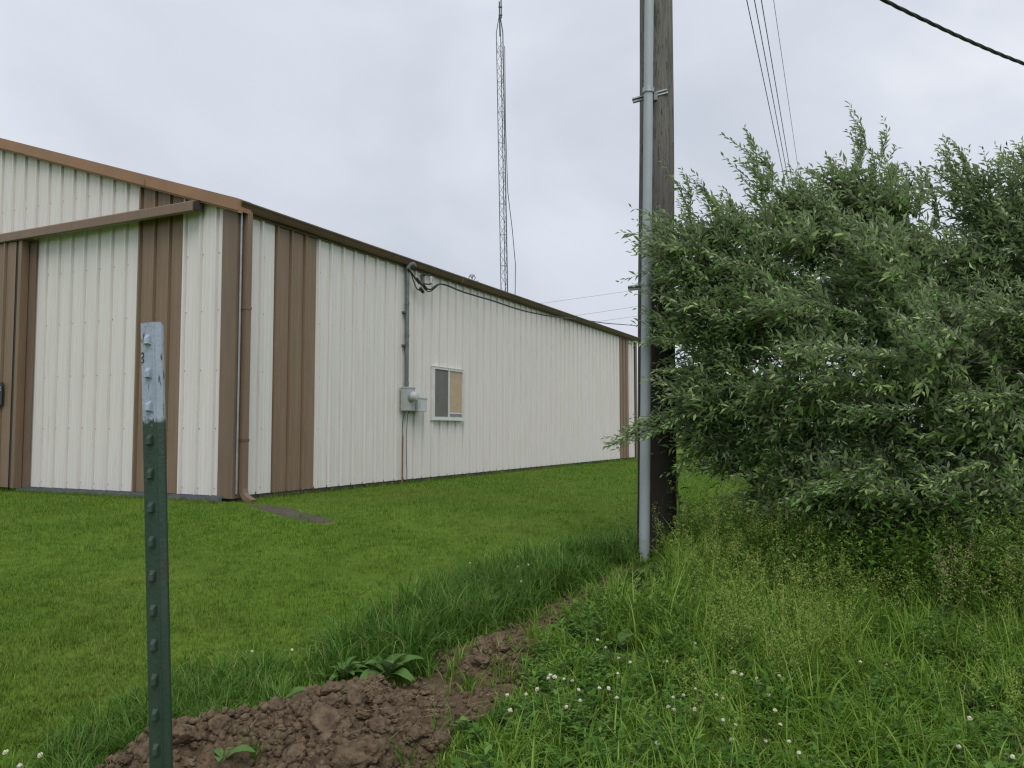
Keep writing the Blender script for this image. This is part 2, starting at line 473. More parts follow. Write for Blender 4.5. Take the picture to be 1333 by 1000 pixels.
tag(obj('lawn_ground', mesh_np('lawn_ground', V, None, Q, True), M['turf']), kind='structure')

def sheet_on_ground(name, poly, mt, lift, step, edge=0.12, relief=None, kind='structure'):
    lo, hi = poly.min(0) - 0.05, poly.max(0) + 0.05
    xs = np.arange(lo[0], hi[0] + step, step); ys = np.arange(lo[1], hi[1] + step, step)
    X, Y = np.meshgrid(xs, ys); P = np.stack([X.ravel(), Y.ravel()], 1)
    sdv = poly_sd(P, poly)
    sdn = sdv + 0.05 * fbm(P[:, 0] * 9, P[:, 1] * 9, 3) * 2
    k = np.clip(sdn / edge, -1, 1)
    z = H(P[:, 0], P[:, 1]) + np.where(k > 0, lift * k, 0.12 * k)
    if relief is not None: z = z + relief(P, sdn)
    n_x, n_y = len(xs), len(ys)
    i = (np.arange(n_y - 1)[:, None] * n_x + np.arange(n_x - 1)[None]).ravel()
    q = np.stack([i, i + 1, i + 1 + n_x, i + n_x], 1)
    keep = (sdn[q] > -edge * 1.2).any(1)
    o = obj(name, mesh_np(name, np.column_stack([P, z]), None, q[keep], True), mt)
    return tag(o, kind=kind)

MOUND = [(ground(440, 960)[:2], 0.34, 0.16), (ground(300, 985)[:2], 0.26, 0.15), (ground(480, 925)[:2], 0.2, 0.07),
         (ground(650, 862)[:2], 0.25, 0.13), (ground(390, 1010)[:2], 0.4, 0.15), (ground(180, 1000)[:2], 0.22, 0.10), (ground(230, 975)[:2], 0.14, 0.08), (ground(620, 880)[:2], 0.18, 0.07)]
def mound(P):
    z = np.zeros(len(P))
    for c, r, h in MOUND:
        d2 = ((P - c) ** 2).sum(1) / (r * r); z += 0.72 * h * np.exp(-d2 * 1.2)
    return z
def soil_relief(P, sdn):
    k = np.clip(sdn / 0.18, 0, 1)
    m = mound(P)
    lump = fbm(P[:, 0] * 6, P[:, 1] * 6, 5) * 0.16 - np.abs(fbm(P[:, 0] * 11 + 3, P[:, 1] * 11, 4)) * 0.12 - np.abs(fbm(P[:, 0] * 27 + 3, P[:, 1] * 27, 4)) * 0.085 + 0.03
    return k * (m + lump * (0.45 + np.clip(m / 0.1, 0, 1) * 0.75) - 0.01)
tag(sheet_on_ground('bare_soil', SOIL, M['soil'], 0.015, 0.010, 0.12, soil_relief), kind='structure')
def soil_z(P):
    sdn = poly_sd(P, SOIL) + 0.1 * fbm(P[:, 0] * 9, P[:, 1] * 9, 3)
    return H(P[:, 0], P[:, 1]) + 0.015 + soil_relief(P, sdn)

MUD = np.array([ground(*p)[:2] for p in [(318, 657), (345, 657), (380, 662), (415, 671), (440, 677), (425, 683), (390, 679), (350, 668)]])
sheet_on_ground('mud_patch', MUD, M['mud'], 0.012, 0.05, 0.1)
WEEDZ = np.array([[3.0, 8.3], [2.0, 7.7], [1.35, 7.6], [1.05, 7.4]] + [list(ground(*p)[:2]) for p in
        [(830, 742), (795, 770), (750, 800), (705, 830), (680, 872), (672, 905), (640, 930), (590, 960), (560, 1000), (535, 1080), (500, 1180)]] + [[-0.25, 2.0], [3.6, 2.0], [9.5, 6.0], [10, 9.5]])
sheet_on_ground('rough_verge', WEEDZ, M['litter'], 0.02, 0.12, 0.15)

# far gravel road across the field
mb = MB(); 
for a, b in ((-80, 6),):
    mb.add([(-40, 62, GZ + 0.02), (220, 78, GZ + 0.02), (220, 84, GZ + 0.02), (-40, 68, GZ + 0.02)], [(0, 1, 2, 3)])
tag(mb.build('gravel_road', M['gravel']), kind='structure')

# ------------------------------------------------------------------ the metal building
CX, CY = -3.75, 10.84
BROT = R(63.9)
LEN, WID, SLOPE, EAVE = 18.0, 14.4, 0.32, 3.97
SP = 0.3048
bld = empty('metal_building', (CX, CY, GZ), BROT)
tag(bld, 'long cream and brown ribbed steel building with sliding door behind the lawn', 'building')
BM = Matrix.Translation((CX, CY, GZ)) @ Matrix.Rotation(BROT, 4, 'Z')
def BW(x, y, z): return BM @ Vector((x, y, z))

def profile(n, w=None):
    """ribbed panel profile: list of (u, out)"""
    pts = []
    for k in range(n):
        o = k * SP
        pts += [(o - 0.043, 0.0), (o - 0.040, -0.017), (o - 0.020, -0.017), (o - 0.014, 0.032), (o + 0.014, 0.032), (o + 0.020, -0.017), (o + 0.040, -0.017), (o + 0.043, 0.0),
                (o + 0.092, 0.0), (o + 0.100, 0.003), (o + 0.116, 0.003), (o + 0.124, 0.0),
                (o + 0.180, 0.0), (o + 0.188, 0.003), (o + 0.204, 0.003), (o + 0.212, 0.0)]
    pts.append((n * SP - 0.044, 0.0))
    return pts
def panel_mesh(name, n, z0, ztop):
    pr = profile(n); v, f = [], []
    for u, o in pr: v += [(u, -o, z0), (u, -o, ztop(u))]
    m = len(pr)
    for i in range(m - 1): f.append((2*i, 2*i+2, 2*i+3, 2*i+1))
    # returns to the wall at both side edges and along the bottom
    b = len(v)
    for u, o in pr: v.append((u, 0.025, z0))
    for i in range(m - 1): f.append((2*i, b+i, b+i+1, 2*i+2))
    me = bpy.data.meshes.new(name); me.from_pydata(v, [], f); me.update(); return me

PB = 0.07          # bottom edge of the sheets above ground
# long wall: [2 spans white][brown][16 white][brown][2 spans white]
lw3 = panel_mesh('wall_panel', 3, PB, lambda u: EAVE)
lw3b = lw3.copy(); lw2 = panel_mesh('wall_panel', 2, PB, lambda u: EAVE)
lw3.materials.append(M['white']); lw3b.materials.append(M['brown']); lw2.materials.append(M['white'])
x = 0.16
order = [(lw2, 2)] + [(lw3b, 3)] + [(lw3, 3)] * 16 + [(lw3b, 3)] + [(lw2, 2)]
for me, n in order:
    o = obj('wall_panel', me, None, bld); o.location = (x, 0, 0); x += n * SP
LEN = x + 0.16
# gable wall, from the corner to the left
def rz(s): return EAVE + 0.02 + SLOPE * (s if s <= WID / 2 else WID - s)
y = 0.07; k = 0
while y < WID - 0.1:
    n = 3 if y + 3 * SP < WID - 0.05 else max(1, int((WID - y) / SP))
    ye = y + n * SP
    me = panel_mesh('wall_panel', n, PB, lambda u, ye=ye: rz(ye - u))
    me.materials.append(M['brown'] if k in (1,) or (ye > WID - 2 and ye < WID - .9) else M['white'])
    o = obj('wall_panel', me, None, bld); o.location = (0, ye, 0); o.rotation_euler = (0, 0, R(-90))
    y = ye; k += 1
# solid body behind the sheets
mb = MB()
prof = [(0.03, 0.0), (WID - 0.03, 0.0), (WID - 0.03, EAVE), (WID/2, rz(WID/2) - 0.03), (0.03, EAVE)]
mb.prism(prof, (0, 1, 0), (0, 0, 1), (LEN - 0.06, 0, 0), (0.03, 0, -0.15))
mb.build('wall_body', M['core'], bld)
# skirt board under the sheets
mb = MB(); mb.box((0.02, 0.006, -0.2), (LEN - 0.02, 0.028, 0.10)); mb.build('skirt_board', M['core'], bld)
# back and far walls (plain sheets)
mb = MB(); mb.box((LEN - 0.028, 0.03, PB), (LEN, WID - 0.03, EAVE)); mb.build('far_wall', M['white'], bld)
mb = MB(); mb.box((0.03, WID - 0.028, PB), (LEN - 0.03, WID, EAVE)); mb.build('back_wall', M['white'], bld)
# corner trims
def corner(name, cx, sx, wx, wy, top):
    mb = MB()
    p = [(-0.036*sx, -0.036), (wx*sx, -0.036), (wx*sx, -0.006), (-0.006*sx, -0.006), (-0.006*sx, wy), (-0.036*sx, wy)]
    mb.prism(p, (1, 0, 0), (0, 1, 0), (0, 0, top - 0.04), (cx, 0, 0.04)); return mb.build(name, M['trim'], bld)
corner('corner_trim', 0, 1, 0.13, 0.235, EAVE + 0.01)
corner('corner_trim', LEN, -1, 0.13, 0.235, EAVE + 0.01)
# thin pale strip beside the downspout
mb = MB(); mb.tube([(0.016, -0.062, 0.10), (0.016, -0.062, EAVE - 0.03)], 0.014, 8); mb.build('corner_pipe', M['galv'], bld, True)
# roof sheets, both slopes
rl = math.hypot(WID/2 + 0.06, SLOPE * (WID/2 + 0.06)); ang = math.atan(SLOPE)
rm = panel_mesh('roof_panel', 3, 0.0, lambda u: rl); rm.materials.append(M['roofm'])
nrp = int((LEN + 0.1) / (3 * SP)) + 1
EZ = EAVE + 0.06
for k in range(nrp):
    a = obj('roof_panel', rm, None, bld); a.location = (-0.02 + k * 3 * SP, -0.09, EZ); a.rotation_euler = (-(R(90) - ang), 0, 0)
    a = obj('roof_panel', rm, None, bld); a.location = (-0.02 + (k + 1) * 3 * SP, WID + 0.09, EZ); a.rotation_euler = (-(R(90) - ang), 0, R(180))
# rake trims on the near gable, with butt joints
def rake(name, s0, s1, x0, m):
    mb = MB()
    f = lambda s: EZ + SLOPE * (s + 0.09 if s <= WID/2 else WID + 0.09 - s)
    for a, b in ((x0 - 0.10, x0),):
        z0, z1 = f(s0), f(s1)
        mb.add([(a, s0, z0 - 0.11), (b + 0.16, s0, z0 - 0.11), (b + 0.16, s0, z0 + 0.055), (a, s0, z0 + 0.055),
                (a, s1, z1 - 0.11), (b + 0.16, s1, z1 - 0.11), (b + 0.16, s1, z1 + 0.055), (a, s1, z1 + 0.055)],
               [(0,1,2,3), (7,6,5,4), (0,4,5,1), (1,5,6,2), (2,6,7,3), (3,7,4,0)])
        # lower return lip
        mb.add([(a + 0.02, s0, z0 - 0.135), (b, s0, z0 - 0.135), (b, s0, z0 - 0.11), (a + 0.02, s0, z0 - 0.11),
                (a + 0.02, s1, z1 - 0.135), (b, s1, z1 - 0.135), (b, s1, z1 - 0.11), (a + 0.02, s1, z1 - 0.11)],
               [(0,1,2,3), (7,6,5,4), (0,4,5,1), (1,5,6,2), (2,6,7,3), (3,7,4,0)])
    return mb.build(name, m, bld)
j = [-0.13, 2.52, 5.02, WID/2, WID - 2.5, WID + 0.13]
for a, b in zip(j[:-1], j[1:]): rake('rake_trim', a + 0.004, b, -0.036, M['rake'])
# eave gutter (K-profile) along the long wall
mb = MB()
g = [(-0.04, 0.0), (-0.04, -0.11), (-0.11, -0.11), (-0.125, -0.085), (-0.15, -0.03), (-0.165, -0.02), (-0.165, 0.0), (-0.155, 0.0), (-0.15, -0.01),
     (-0.14, -0.028), (-0.115, -0.085), (-0.105, -0.10), (-0.048, -0.10), (-0.048, 0.0)]
mb.prism(g, (0, 1, 0), (0, 0, 1), (LEN + 0.12, 0, 0), (-0.06, 0, EAVE + 0.085)); 
gut = mb.build('gutter', M['gutter'], bld)
mb = MB(); mb.prism([(-0.042, 0.0), (-0.042, -0.105), (-0.108, -0.105), (-0.15, -0.025), (-0.15, 0)], (0, 1, 0), (0, 0, 1), (0.006, 0, 0), (-0.064, 0, EAVE + 0.083)); mb.build('end_cap', M['gutter'], gut)
for xx in (5.95, 12.1):
    mb = MB(); mb.prism([(-0.168, 0.003), (-0.153, -0.034), (-0.128, -0.088), (-0.112, -0.114), (-0.112, -0.1), (-0.15, -0.02)], (0, 1, 0), (0, 0, 1), (0.08, 0, 0), (xx, 0, EAVE + 0.085)); mb.build('gutter_joint', M['spout'], gut)
# eave fascia strip behind gutter
mb = MB(); mb.box((0.0, -0.038, EAVE - 0.06), (LEN, -0.034, EAVE + 0.07)); mb.build('eave_trim', M['gutter'], bld)
# downspout with elbow
mb = MB()
c = [(-0.075, 0.045), (-0.075, -0.045), (-0.045, -0.045)]
def rectube(mb, pts, hw, hd):
    b = len(mb.v)
    for (p, t) in pts:
        t = Vector(t).normalized(); u = Vector((1, 0, 0)); v = t.cross(u).normalized()
        for a, bb in ((-1,-1),(1,-1),(1,1),(-1,1)): mb.v.append(tuple(Vector(p) + u*hw*a + v*hd*bb))
    for i in range(len(pts) - 1):
        for k in range(4): mb.f.append((b+4*i+k, b+4*i+(k+1)%4, b+4*i+4+(k+1)%4, b+4*i+4+k))
    mb.f.append((b, b+1, b+2, b+3)); e = b + 4*(len(pts)-1); mb.f.append((e+3, e+2, e+1, e))
rectube(mb, [((0.115, -0.085, EAVE - 0.02), (0, 0, -1)), ((0.115, -0.085, 0.17), (0, 0, -1)), ((0.115, -0.10, 0.10), (0, -0.3, -1)), ((0.115, -0.15, 0.045), (0, -0.8, -1)), ((0.115, -0.27, -0.01), (0, -1, -0.35))], 0.046, 0.038)
dsp = mb.build('downspout', M['spout'], bld)
mb = MB(); mb.box((0.062, -0.128, 0.80), (0.168, -0.04, 0.835)); mb.build('strap', M['gutter'], dsp)
mb = MB(); mb.box((0.062, -0.128, 2.6), (0.168, -0.04, 2.635)); mb.build('strap', M['spout'], dsp)
# fastener rows
mb = MB()
def hexs(mb, c, n, r=0.0085, h=0.006):
    mb.lathe(c, [(r, 0), (r, h), (r * 0.5, h * 1.3)], n, 6)
nr = int((LEN - 0.3) / SP)
for zz in (0.16, 0.98, 1.78, 2.6, 3.4):
    for k in range(nr):
        hexs(mb, (0.16 + k * SP + 0.052, 0.001, zz + random.uniform(-.006, .006)), (0, -1, 0))
    for k in range(int(5.2 / SP)):
        hexs(mb, (0.001, 0.07 + k * SP + SP - 0.052, zz + random.uniform(-.006, .006)), (-1, 0, 0))
for k in range(5, int(5.6 / SP)):
    hexs(mb, (0.001, 0.07 + k * SP + SP - 0.052, 4.55), (-1, 0, 0))
tag(mb.build('panel_screws', M['bolt'], bld), kind='stuff')

# sliding door leaves, jamb, track and bottom guide
TRZ = 3.98
mb = MB(); mb.box((-0.05, 4.23, 0.06), (-0.032, 4.42, TRZ)); mb.build('door_jamb', M['trim'], bld)
def leaf(y0, y1):
    d = empty('sliding_door'); d.parent = bld
    f = MB()
    f.box((-0.19, y0, 0.05), (-0.065, y0 + 0.075, TRZ - 0.01)); f.build('door_stile', M['spout'], d)
    f = MB(); f.box((-0.19, y1 - 0.075, 0.05), (-0.065, y1, TRZ - 0.01)); f.build('door_stile', M['spout'], d)
    f = MB(); f.box((-0.165, y0 + 0.075, 0.06), (-0.07, y1 - 0.075, TRZ - 0.02)); f.build('door_core', M['core'], d)
    yy = y0 + 0.11
    dm = panel_mesh('door_panel', 3, 0.06, lambda u: TRZ - 0.02); dm.materials.append(M['brown'])
    while yy < y1 - 0.5:
        q = obj('door_panel', dm, None, d); q.rotation_euler = (0, 0, R(-90)); q.location = (-0.178, min(yy + 3 * SP, y1 - 0.06), 0); yy += 3 * SP
    return d
leaf(4.38, 7.19); leaf(7.21, 10.0)
mb = MB()
tp = [(-0.03, 0.215), (-0.19, 0.165), (-0.235, 0.135), (-0.235, 0.015), (-0.205, 0.0), (-0.205, 0.015), (-0.22, 0.03), (-0.22, 0.125), (-0.19, 0.15), (-0.03, 0.195)]
mb.prism(tp, (1, 0, 0), (0, 0, 1), (0, 13.2, 0), (0, 0.60, TRZ - 0.02))
trk = mb.build('door_track', M['spout'], bld)
mb = MB(); mb.prism([(-0.04, 0.2), (-0.19, 0.155), (-0.225, 0.13), (-0.225, 0.03), (-0.04, 0.03)], (1, 0, 0), (0, 0, 1), (0, 0.012, 0), (0, 0.588, TRZ - 0.02)); mb.build('track_end_cap', M['core'], trk)
mb = MB(); mb.box((-0.17, 0.75, TRZ + 0.01), (-0.10, 13.6, TRZ + 0.07)); mb.build('track_rail', M['galv'], trk)
# galvanised bottom guide
mb = MB(); mb.prism([(-0.06, 0.0), (-0.15, 0.0), (-0.15, 0.05), (-0.142, 0.05), (-0.142, 0.012), (-0.068, 0.012), (-0.068, 0.07), (-0.06, 0.07)], (1, 0, 0), (0, 0, 1), (0, 4.25, 0), (0, 0.12, 0.0)); mb.build('door_guide_rail', M['mast'], bld)
mb = MB(); mb.box((-0.2, 0.1, -0.2), (0.02, 12.0, -0.004)); mb.build('footing', M['concrete'], bld)

# window
wn = empty('window', (5.01, 0, 1.17)); wn.parent = bld
W_, H_ = 1.15, 1.0
mb = MB()
for lo, hi in (((0, -0.065, 0), (W_, 0.0, 0.045)), ((0, -0.065, H_ - 0.04), (W_, 0.0, H_)), ((0, -0.065, 0.045), (0.04, 0.0, H_ - 0.04)), ((W_ - 0.04, -0.065, 0.045), (W_, 0.0, H_ - 0.04)),
               ((W_/2 - 0.022, -0.061, 0.045), (W_/2 + 0.022, -0.037, H_ - 0.04))): mb.box(lo, hi)
mb.build('window_frame', M['frame'], wn)
mb = MB(); mb.box((-0.02, -0.08, -0.025), (W_ + 0.02, -0.002, -0.001)); mb.build('window_sill', M['frame'], wn)
mb = MB(); mb.box((-0.01, -0.072, H_ + 0.001), (W_ + 0.01, -0.002, H_ + 0.012)); mb.build('drip_cap', M['frame'], wn)
def glass():
    m, t, p = newmat('window_glass')
    fr = t.nodes.new('ShaderNodeValue'); fr.outputs[0].default_value = 0.10
    tr = t.nodes.new('ShaderNodeBsdfTransparent'); gl = t.nodes.new('ShaderNodeBsdfGlossy'); gl.inputs['Roughness'].default_value = 0.03
    ms = t.nodes.new('ShaderNodeMixShader'); t.links.new(fr.outputs[0], ms.inputs[0]); t.links.new(tr.outputs[0], ms.inputs[1]); t.links.new(gl.outputs[0], ms.inputs[2])
    t.links.new(ms.outputs[0], t.nodes['Material Output'].inputs[0]); return m
M['glass'] = glass()
mb = MB(); mb.box((0.04, -0.048, 0.045), (W_/2 - 0.022, -0.036, H_ - 0.04)); q = mb.build('screen_panel', M['screen'], wn); tag(q, 'grey insect screen over the left half')
mb = MB(); mb.add([(W_/2 + 0.022, -0.052, 0.045), (W_ - 0.04, -0.052, 0.045), (W_ - 0.04, -0.052, H_ - 0.04), (W_/2 + 0.022, -0.052, H_ - 0.04)], [(0, 1, 2, 3)]); mb.build('pane', M['glass'], wn)
mb = MB(); mb.box((W_/2 + 0.022, -0.040, 0.045), (W_ - 0.04, -0.036, H_ - 0.04)); q = mb.build('blind', M['blind'], wn); tag(q, 'tan blind behind the glass of the right half')
mb = MB(); mb.box((W_/2 + 0.024, -0.0445, 0.11), (W_ - 0.042, -0.0405, 0.135)); mb.build('blind_rail', M['frame'], q)
mb = MB(); mb.box((W_/2 + 0.024, -0.0435, 0.046), (W_ - 0.042, -0.0403, 0.109)); mb.build('blind_gap', M['screen'], q)

# dark plate on the door, cut by the photo's left edge
sg = empty('door_plate', BW(-0.235, 4.70, 1.36), BROT)
tag(sg, 'dark plate with grey print on brown sliding door, cut by left photo edge', 'plate')
mb = MB(); mb.prism([(0, 0.0), (0.0, 0.35), (0.30, 0.35), (0.30, -0.1), (0.05, -0.02)], (0, 1, 0), (0, 0, 1), (0.02, 0, 0), (0, -0.02, 0)); mb.build('plate', M['sign'], sg)
mb = MB(); mb.box((-0.003, 0.01, 0.22), (-0.001, 0.06, 0.24)); mb.box((-0.003, 0.01, 0.26), (-0.001, 0.06, 0.28)); mb.build('print', M['grey_print'], sg)

# ------------------------------------------------------------------ electric service on the long wall
ms = empty('service_mast', BW(4.06, -0.075, 1.72), BROT)
tag(ms, 'grey steel conduit running up the wall to the eave above the meter', 'conduit')
ZT = 2.13
mb = MB(); mb.tube([(0, 0, 0), (0, 0, ZT)], 0.036, 12); mb.build('conduit', M['mast'], ms, True)
mb = MB(); mb.tube([(0, 0, ZT), (0.0, 0, ZT + 0.06), (0.03, -0.02, ZT + 0.12), (0.10, -0.05, ZT + 0.13), (0.15, -0.06, ZT + 0.09)], [0.045, 0.05, 0.055, 0.055, 0.04], 10); mb.build('weather_head', M['mast'], ms, True)
for zz in (0.05, 0.92, 1.5):
    mb = MB(); mb.tube([(0, 0, zz), (0, 0, zz + 0.05)], 0.043, 12); mb.build('coupling', M['mast'], ms, True)
for zz in (0.75, 1.35):
    mb = MB(); mb.box((-0.07, 0.0, zz), (0.07, 0.072, zz + 0.03)); mb.build('strap', M['wire'], ms)
BI = BM.inverted()
def wallpt(px_, py_, out_):
    """point seen at that pixel, standing out_ metres off the long wall (building coordinates)"""
    o_ = BI @ Vector((0, 0, CAMZ)); d_ = BI.to_3x3() @ Vector(ray(px_, py_)); t_ = (-out_ - o_.y) / d_.y
    return o_ + d_ * t_
def lead(pts, r, thing_):
    mb = MB(); org = BI @ thing_.location
    c_ = np.array([tuple(wallpt(a_, b_, o_) - org) for a_, b_, o_ in pts]); tq = np.linspace(0, len(c_) - 1, 5 * len(c_)); mb.tube([tuple(p) for p in cat(c_, tq)], r, 6); return mb
def cat(c, t):
    i = np.clip(np.floor(t).astype(int), 0, len(c) - 2); f = (t - i)[:, None]
    p0 = c[np.maximum(i - 1, 0)]; p1 = c[i]; p2 = c[i + 1]; p3 = c[np.minimum(i + 2, len(c) - 1)]
    return 0.5 * ((2 * p1) + (-p0 + p2) * f + (2*p0 - 5*p1 + 4*p2 - p3) * f**2 + (-p0 + 3*p1 - 3*p2 + p3) * f**3)
lead([(531, 350, .12), (536, 356, .14), (541, 363, .15), (547, 369, .15), (553, 374, .15)], 0.016, ms).build('service_lead', M['black'], ms, True)
lead([(531, 350, .12), (535, 356, .12), (538, 365, .12), (542, 375, .12), (546, 378, .12), (549, 378, .12)], 0.011, ms).build('service_lead', M['black'], ms, True)
mb = lead([(553, 373, .15), (556, 379, .15), (560, 379.5, .15), (565, 376, .16), (571, 370.5, .17)], 0.011, ms); mb.build('service_lead', M['black'], ms, True)
for a_, b_ in ((544, 365.5), (553, 374), (549, 378)):
    mb = MB(); c_ = wallpt(a_, b_, .15) - BI @ ms.location; mb.tube([c_ - Vector((.05, 0, -.03)), c_ + Vector((.05, 0, -.03))], 0.03, 8); mb.build('connector', M['black'], ms, True)

mt_ = empty('electric_meter', BW(3.93, -0.02, 1.30), BROT)
tag(mt_, 'grey electric meter box with round glass meter on the cream wall', 'meter')
mb = MB(); mb.bbox((0, -0.15, 0), (0.27, -0.012, 0.42), 0.008); mb.build('enclosure', M['greybox'], mt_)
mb = MB(); mb.bbox((-0.008, -0.158, 0.40), (0.278, -0.012, 0.428), 0.006); mb.build('lid', M['greybox'], mt_)
mb = MB(); mb.lathe((0.135, -0.15, 0.26), [(0.105, 0), (0.105, 0.03), (0.09, 0.035)], (0, -1, 0), 20); ring = mb.build('meter_ring', M['galv'], mt_, True)
mb = MB(); mb.lathe((0.135, -0.183, 0.26), [(0.085, 0), (0.085, 0.07), (0.075, 0.10), (0.03, 0.115)], (0, -1, 0), 20); mb.build('meter_dome', M['palebox'], ring, True)
for q in (0.06, 0.17):
    mb = MB(); mb.tube([(q, -0.08, 0.0), (q, -0.08, -0.05)], 0.018, 8); mb.build('knockout_fitting', M['mast'], mt_, True)
db = empty('disconnect_box', BW(4.24, -0.02, 1.29), BROT)
tag(db, 'small pale grey box mounted right of the round electric meter', 'box')
mb = MB(); mb.bbox((0, -0.19, 0), (0.30, -0.012, 0.25), 0.008); mb.build('box', M['palebox'], db)
mb = MB(); mb.bbox((-0.012, -0.20, 0.235), (0.312, -0.012, 0.262), 0.006); mb.build('lid', M['palebox'], db)
mb = MB(); mb.box((0.05, -0.194, 0.05), (0.055, -0.19, 0.2)); mb.build('seam', M['mast'], db)

gr = empty('ground_rod_wire', BW(3.98, -0.02, 0.0), BROT)
tag(gr, 'rust coloured grounding conduit running down the wall below the meter', 'conduit')
mb = MB(); mb.tube([(0.0, -0.03, -0.05), (0.0, -0.03, 0.45), (0.004, -0.032, 0.86)], 0.014, 8); mb.build('rusty_sleeve', M['copper'], gr, True)
mb = MB(); mb.tube([(0.004, -0.032, 0.86), (-0.01, -0.03, 0.95), (0.0, -0.03, 1.15), (0.015, -0.06, 1.27)], 0.009, 6); mb.build('wire', M['greenwire'], gr, True)
gw = empty('grey_wall_wire', BW(4.10, -0.02, 0.0), BROT)
tag(gw, 'thin grey wire hanging down the wall right of rusty conduit', 'wire')
mb = MB(); mb.tube([(0.03, -0.03, -0.03), (0.03, -0.028, 0.25), (0.015, -0.028, 0.4), (0.0, -0.03, 0.9), (0.0, -0.06, 1.27)], 0.007, 6); mb.build('wire', M['greenwire'], gw, True)

wh = empty('wire_holder', BW(4.62, -0.02, 3.68), BROT)
tag(wh, 'black forked wire holder bracket on the wall under the eave', 'bracket')
mb = MB(); mb.box((-0.02, -0.03, 0), (0.03, 0.0, 0.2)); mb.build('plate', M['wire'], wh)
mb = MB(); mb.tube([(0.0, -0.03, 0.18), (0.05, -0.14, 0.19), (0.1, -0.16, 0.17)], 0.014, 6); mb.tube([(0.0, -0.03, 0.02), (0.05, -0.14, 0.01), (0.1, -0.16, 0.03)], 0.014, 6); mb.build('prong', M['black'], wh, True)
mb = MB(); mb.lathe((0.085, -0.155, 0.03), [(0.025, 0), (0.032, 0.03), (0.022, 0.06), (0.032, 0.09), (0.025, 0.13)], (0, 0, 1), 10); mb.build('insulator', M['palebox'], wh, True)

def cable(name, P, r, m, label, cat='cable', n=6, group=None):
    mb = MB(); mb.tube(P, r, n); o = mb.build(name, m, None, True); return tag(o, label, cat, group)
def sagline(a, b, sag, n=24):
    a = np.array(a); b = np.array(b); t = np.linspace(0, 1, n)[:, None]
    P = a + (b - a) * t; P[:, 2] -= sag * 4 * (t * (1 - t))[:, 0]; return P
# service drop from the bracket along the wall to a far pole
wp = [(554, 375, .16), (560, 377, .16), (566, 373, .17), (572, 370, .18), (580, 371, .2), (590, 375, .22), (601, 379.5, .24), (622, 386, .28), (641, 391.5, .34), (660, 398, .4), (681, 404.5, .46), (702, 409, .52), (726, 413, .6)]
pts = [tuple(BM @ wallpt(*q)) for q in wp] + [tuple(at(a_, b_, c_)) for a_, b_, c_ in ((765, 417.5, 24.2), (790, 421, 28.0), (828, 424, 35), (870, 428, 46))]
pts = np.array(pts); cable('service_drop', [tuple(p) for p in cat(pts, np.linspace(0, len(pts) - 1, 80))], 0.016, M['black'], 'thin black service cable drooping from the wall bracket along under the eave', 'cable')

# small ring antenna standing beyond the roof edge
an = empty('ring_antenna', at(614.5, 375, 24.0) - np.array([0, 0, 0.47]))
tag(an, 'small black hexagonal ring on a stub above the roof edge', 'antenna')
mb = MB(); mb.tube([(0, 0, 0), (0, 0, 0.86)], 0.014, 6); mb.build('mast', M['tower'], an, True)
mb = MB()
hexp = [(0.1 * math.sin(R(60 * k + 30)), 0, 0.78 + 0.0 + 0.1 * math.cos(R(60 * k + 30)) ) for k in range(7)]
mb.tube(hexp, 0.012, 6); mb.build('ring', M['tower'], an, True)
for k in (-1, 1):
    mb = MB(); mb.tube([(0, 0, 0.76), (0.07 * k, 0, 0.87)], 0.011, 6); mb.build('spoke', M['tower'], an, True)
mb = MB(); mb.tube([(0.0, 0, 0.68), (0.2, 0.05, 0.685)], 0.008, 5); mb.build('side_rod', M['tower'], an, True)

# ------------------------------------------------------------------ lattice radio tower
TY = 32.0
tb = at(657.5, 410, TY); tt = at(650.8, 44, TY)
dirv = Vector(tt - tb).normalized(); base = Vector(tb) - dirv * ((tb[2] - GZ) / dirv.z)
tw = empty('radio_tower', base); tag(tw, 'tall thin lattice radio tower rising behind the building roof', 'tower')
TH = (tt[2] - GZ) / dirv.z
legs = [Vector((0.155 * math.cos(q), 0.155 * math.sin(q), 0)) for q in (R(200), R(320), R(80))]
for k, l in enumerate(legs):
    mb = MB(); mb.tube([l, l + dirv * TH, dirv * (TH + 0.75) + l * 0.12], [0.025 if k == 1 else 0.018] * 3, 6); mb.build('leg', M['tower'], tw, True)
nb = int(TH / 0.42)
for f in range(3):
    a, b = legs[f], legs[(f + 1) % 3]
    mb = MB()
    for k in range(nb):
        z0, z1 = k * 0.42, (k + 1) * 0.42
        p, q = (a, b) if k % 2 else (b, a)
        mb.tube([p + dirv * z0, q + dirv * z1], 0.0075, 4, False)
        if k % 3 == 0: mb.tube([a + dirv * z0, b + dirv * z0], 0.0075, 4, False)
    mb.build('bracing', M['tower'], tw)
mb = MB(); mb.tube([dirv * (TH - 0.1), dirv * (TH + 1.35)], 0.03, 6); mb.build('mast_clamp', M['tower'], tw, True)
off = Vector((0.07, 0, 0))
mb = MB(); mb.tube([dirv * (TH + 0.65) + off, dirv * (TH + 1.6) + off, dirv * (TH + 4.2) + off], [0.026, 0.03, 0.02], 6); mb.build('whip_antenna', M['tower'], tw, True)
for zz in (0.78, 1.12):
    mb = MB(); mb.tube([dirv * (TH + zz) - off * 0.6, dirv * (TH + zz) + off * 1.6], 0.035, 6); mb.build('clamp', M['tower'], tw, True)
pts = [at(657, 60, TY - .2), at(658, 160, TY - .2), at(661, 250, TY - .2), at(667, 300, TY - .2), at(671, 345, TY - .2), at(670.5, 385, TY - .2), at(670, 420, TY - .2)]
cable('coax_cable', [tuple(p) for p in pts], 0.016, M['black'], 'black cable hanging loose beside the lattice radio tower', 'cable')

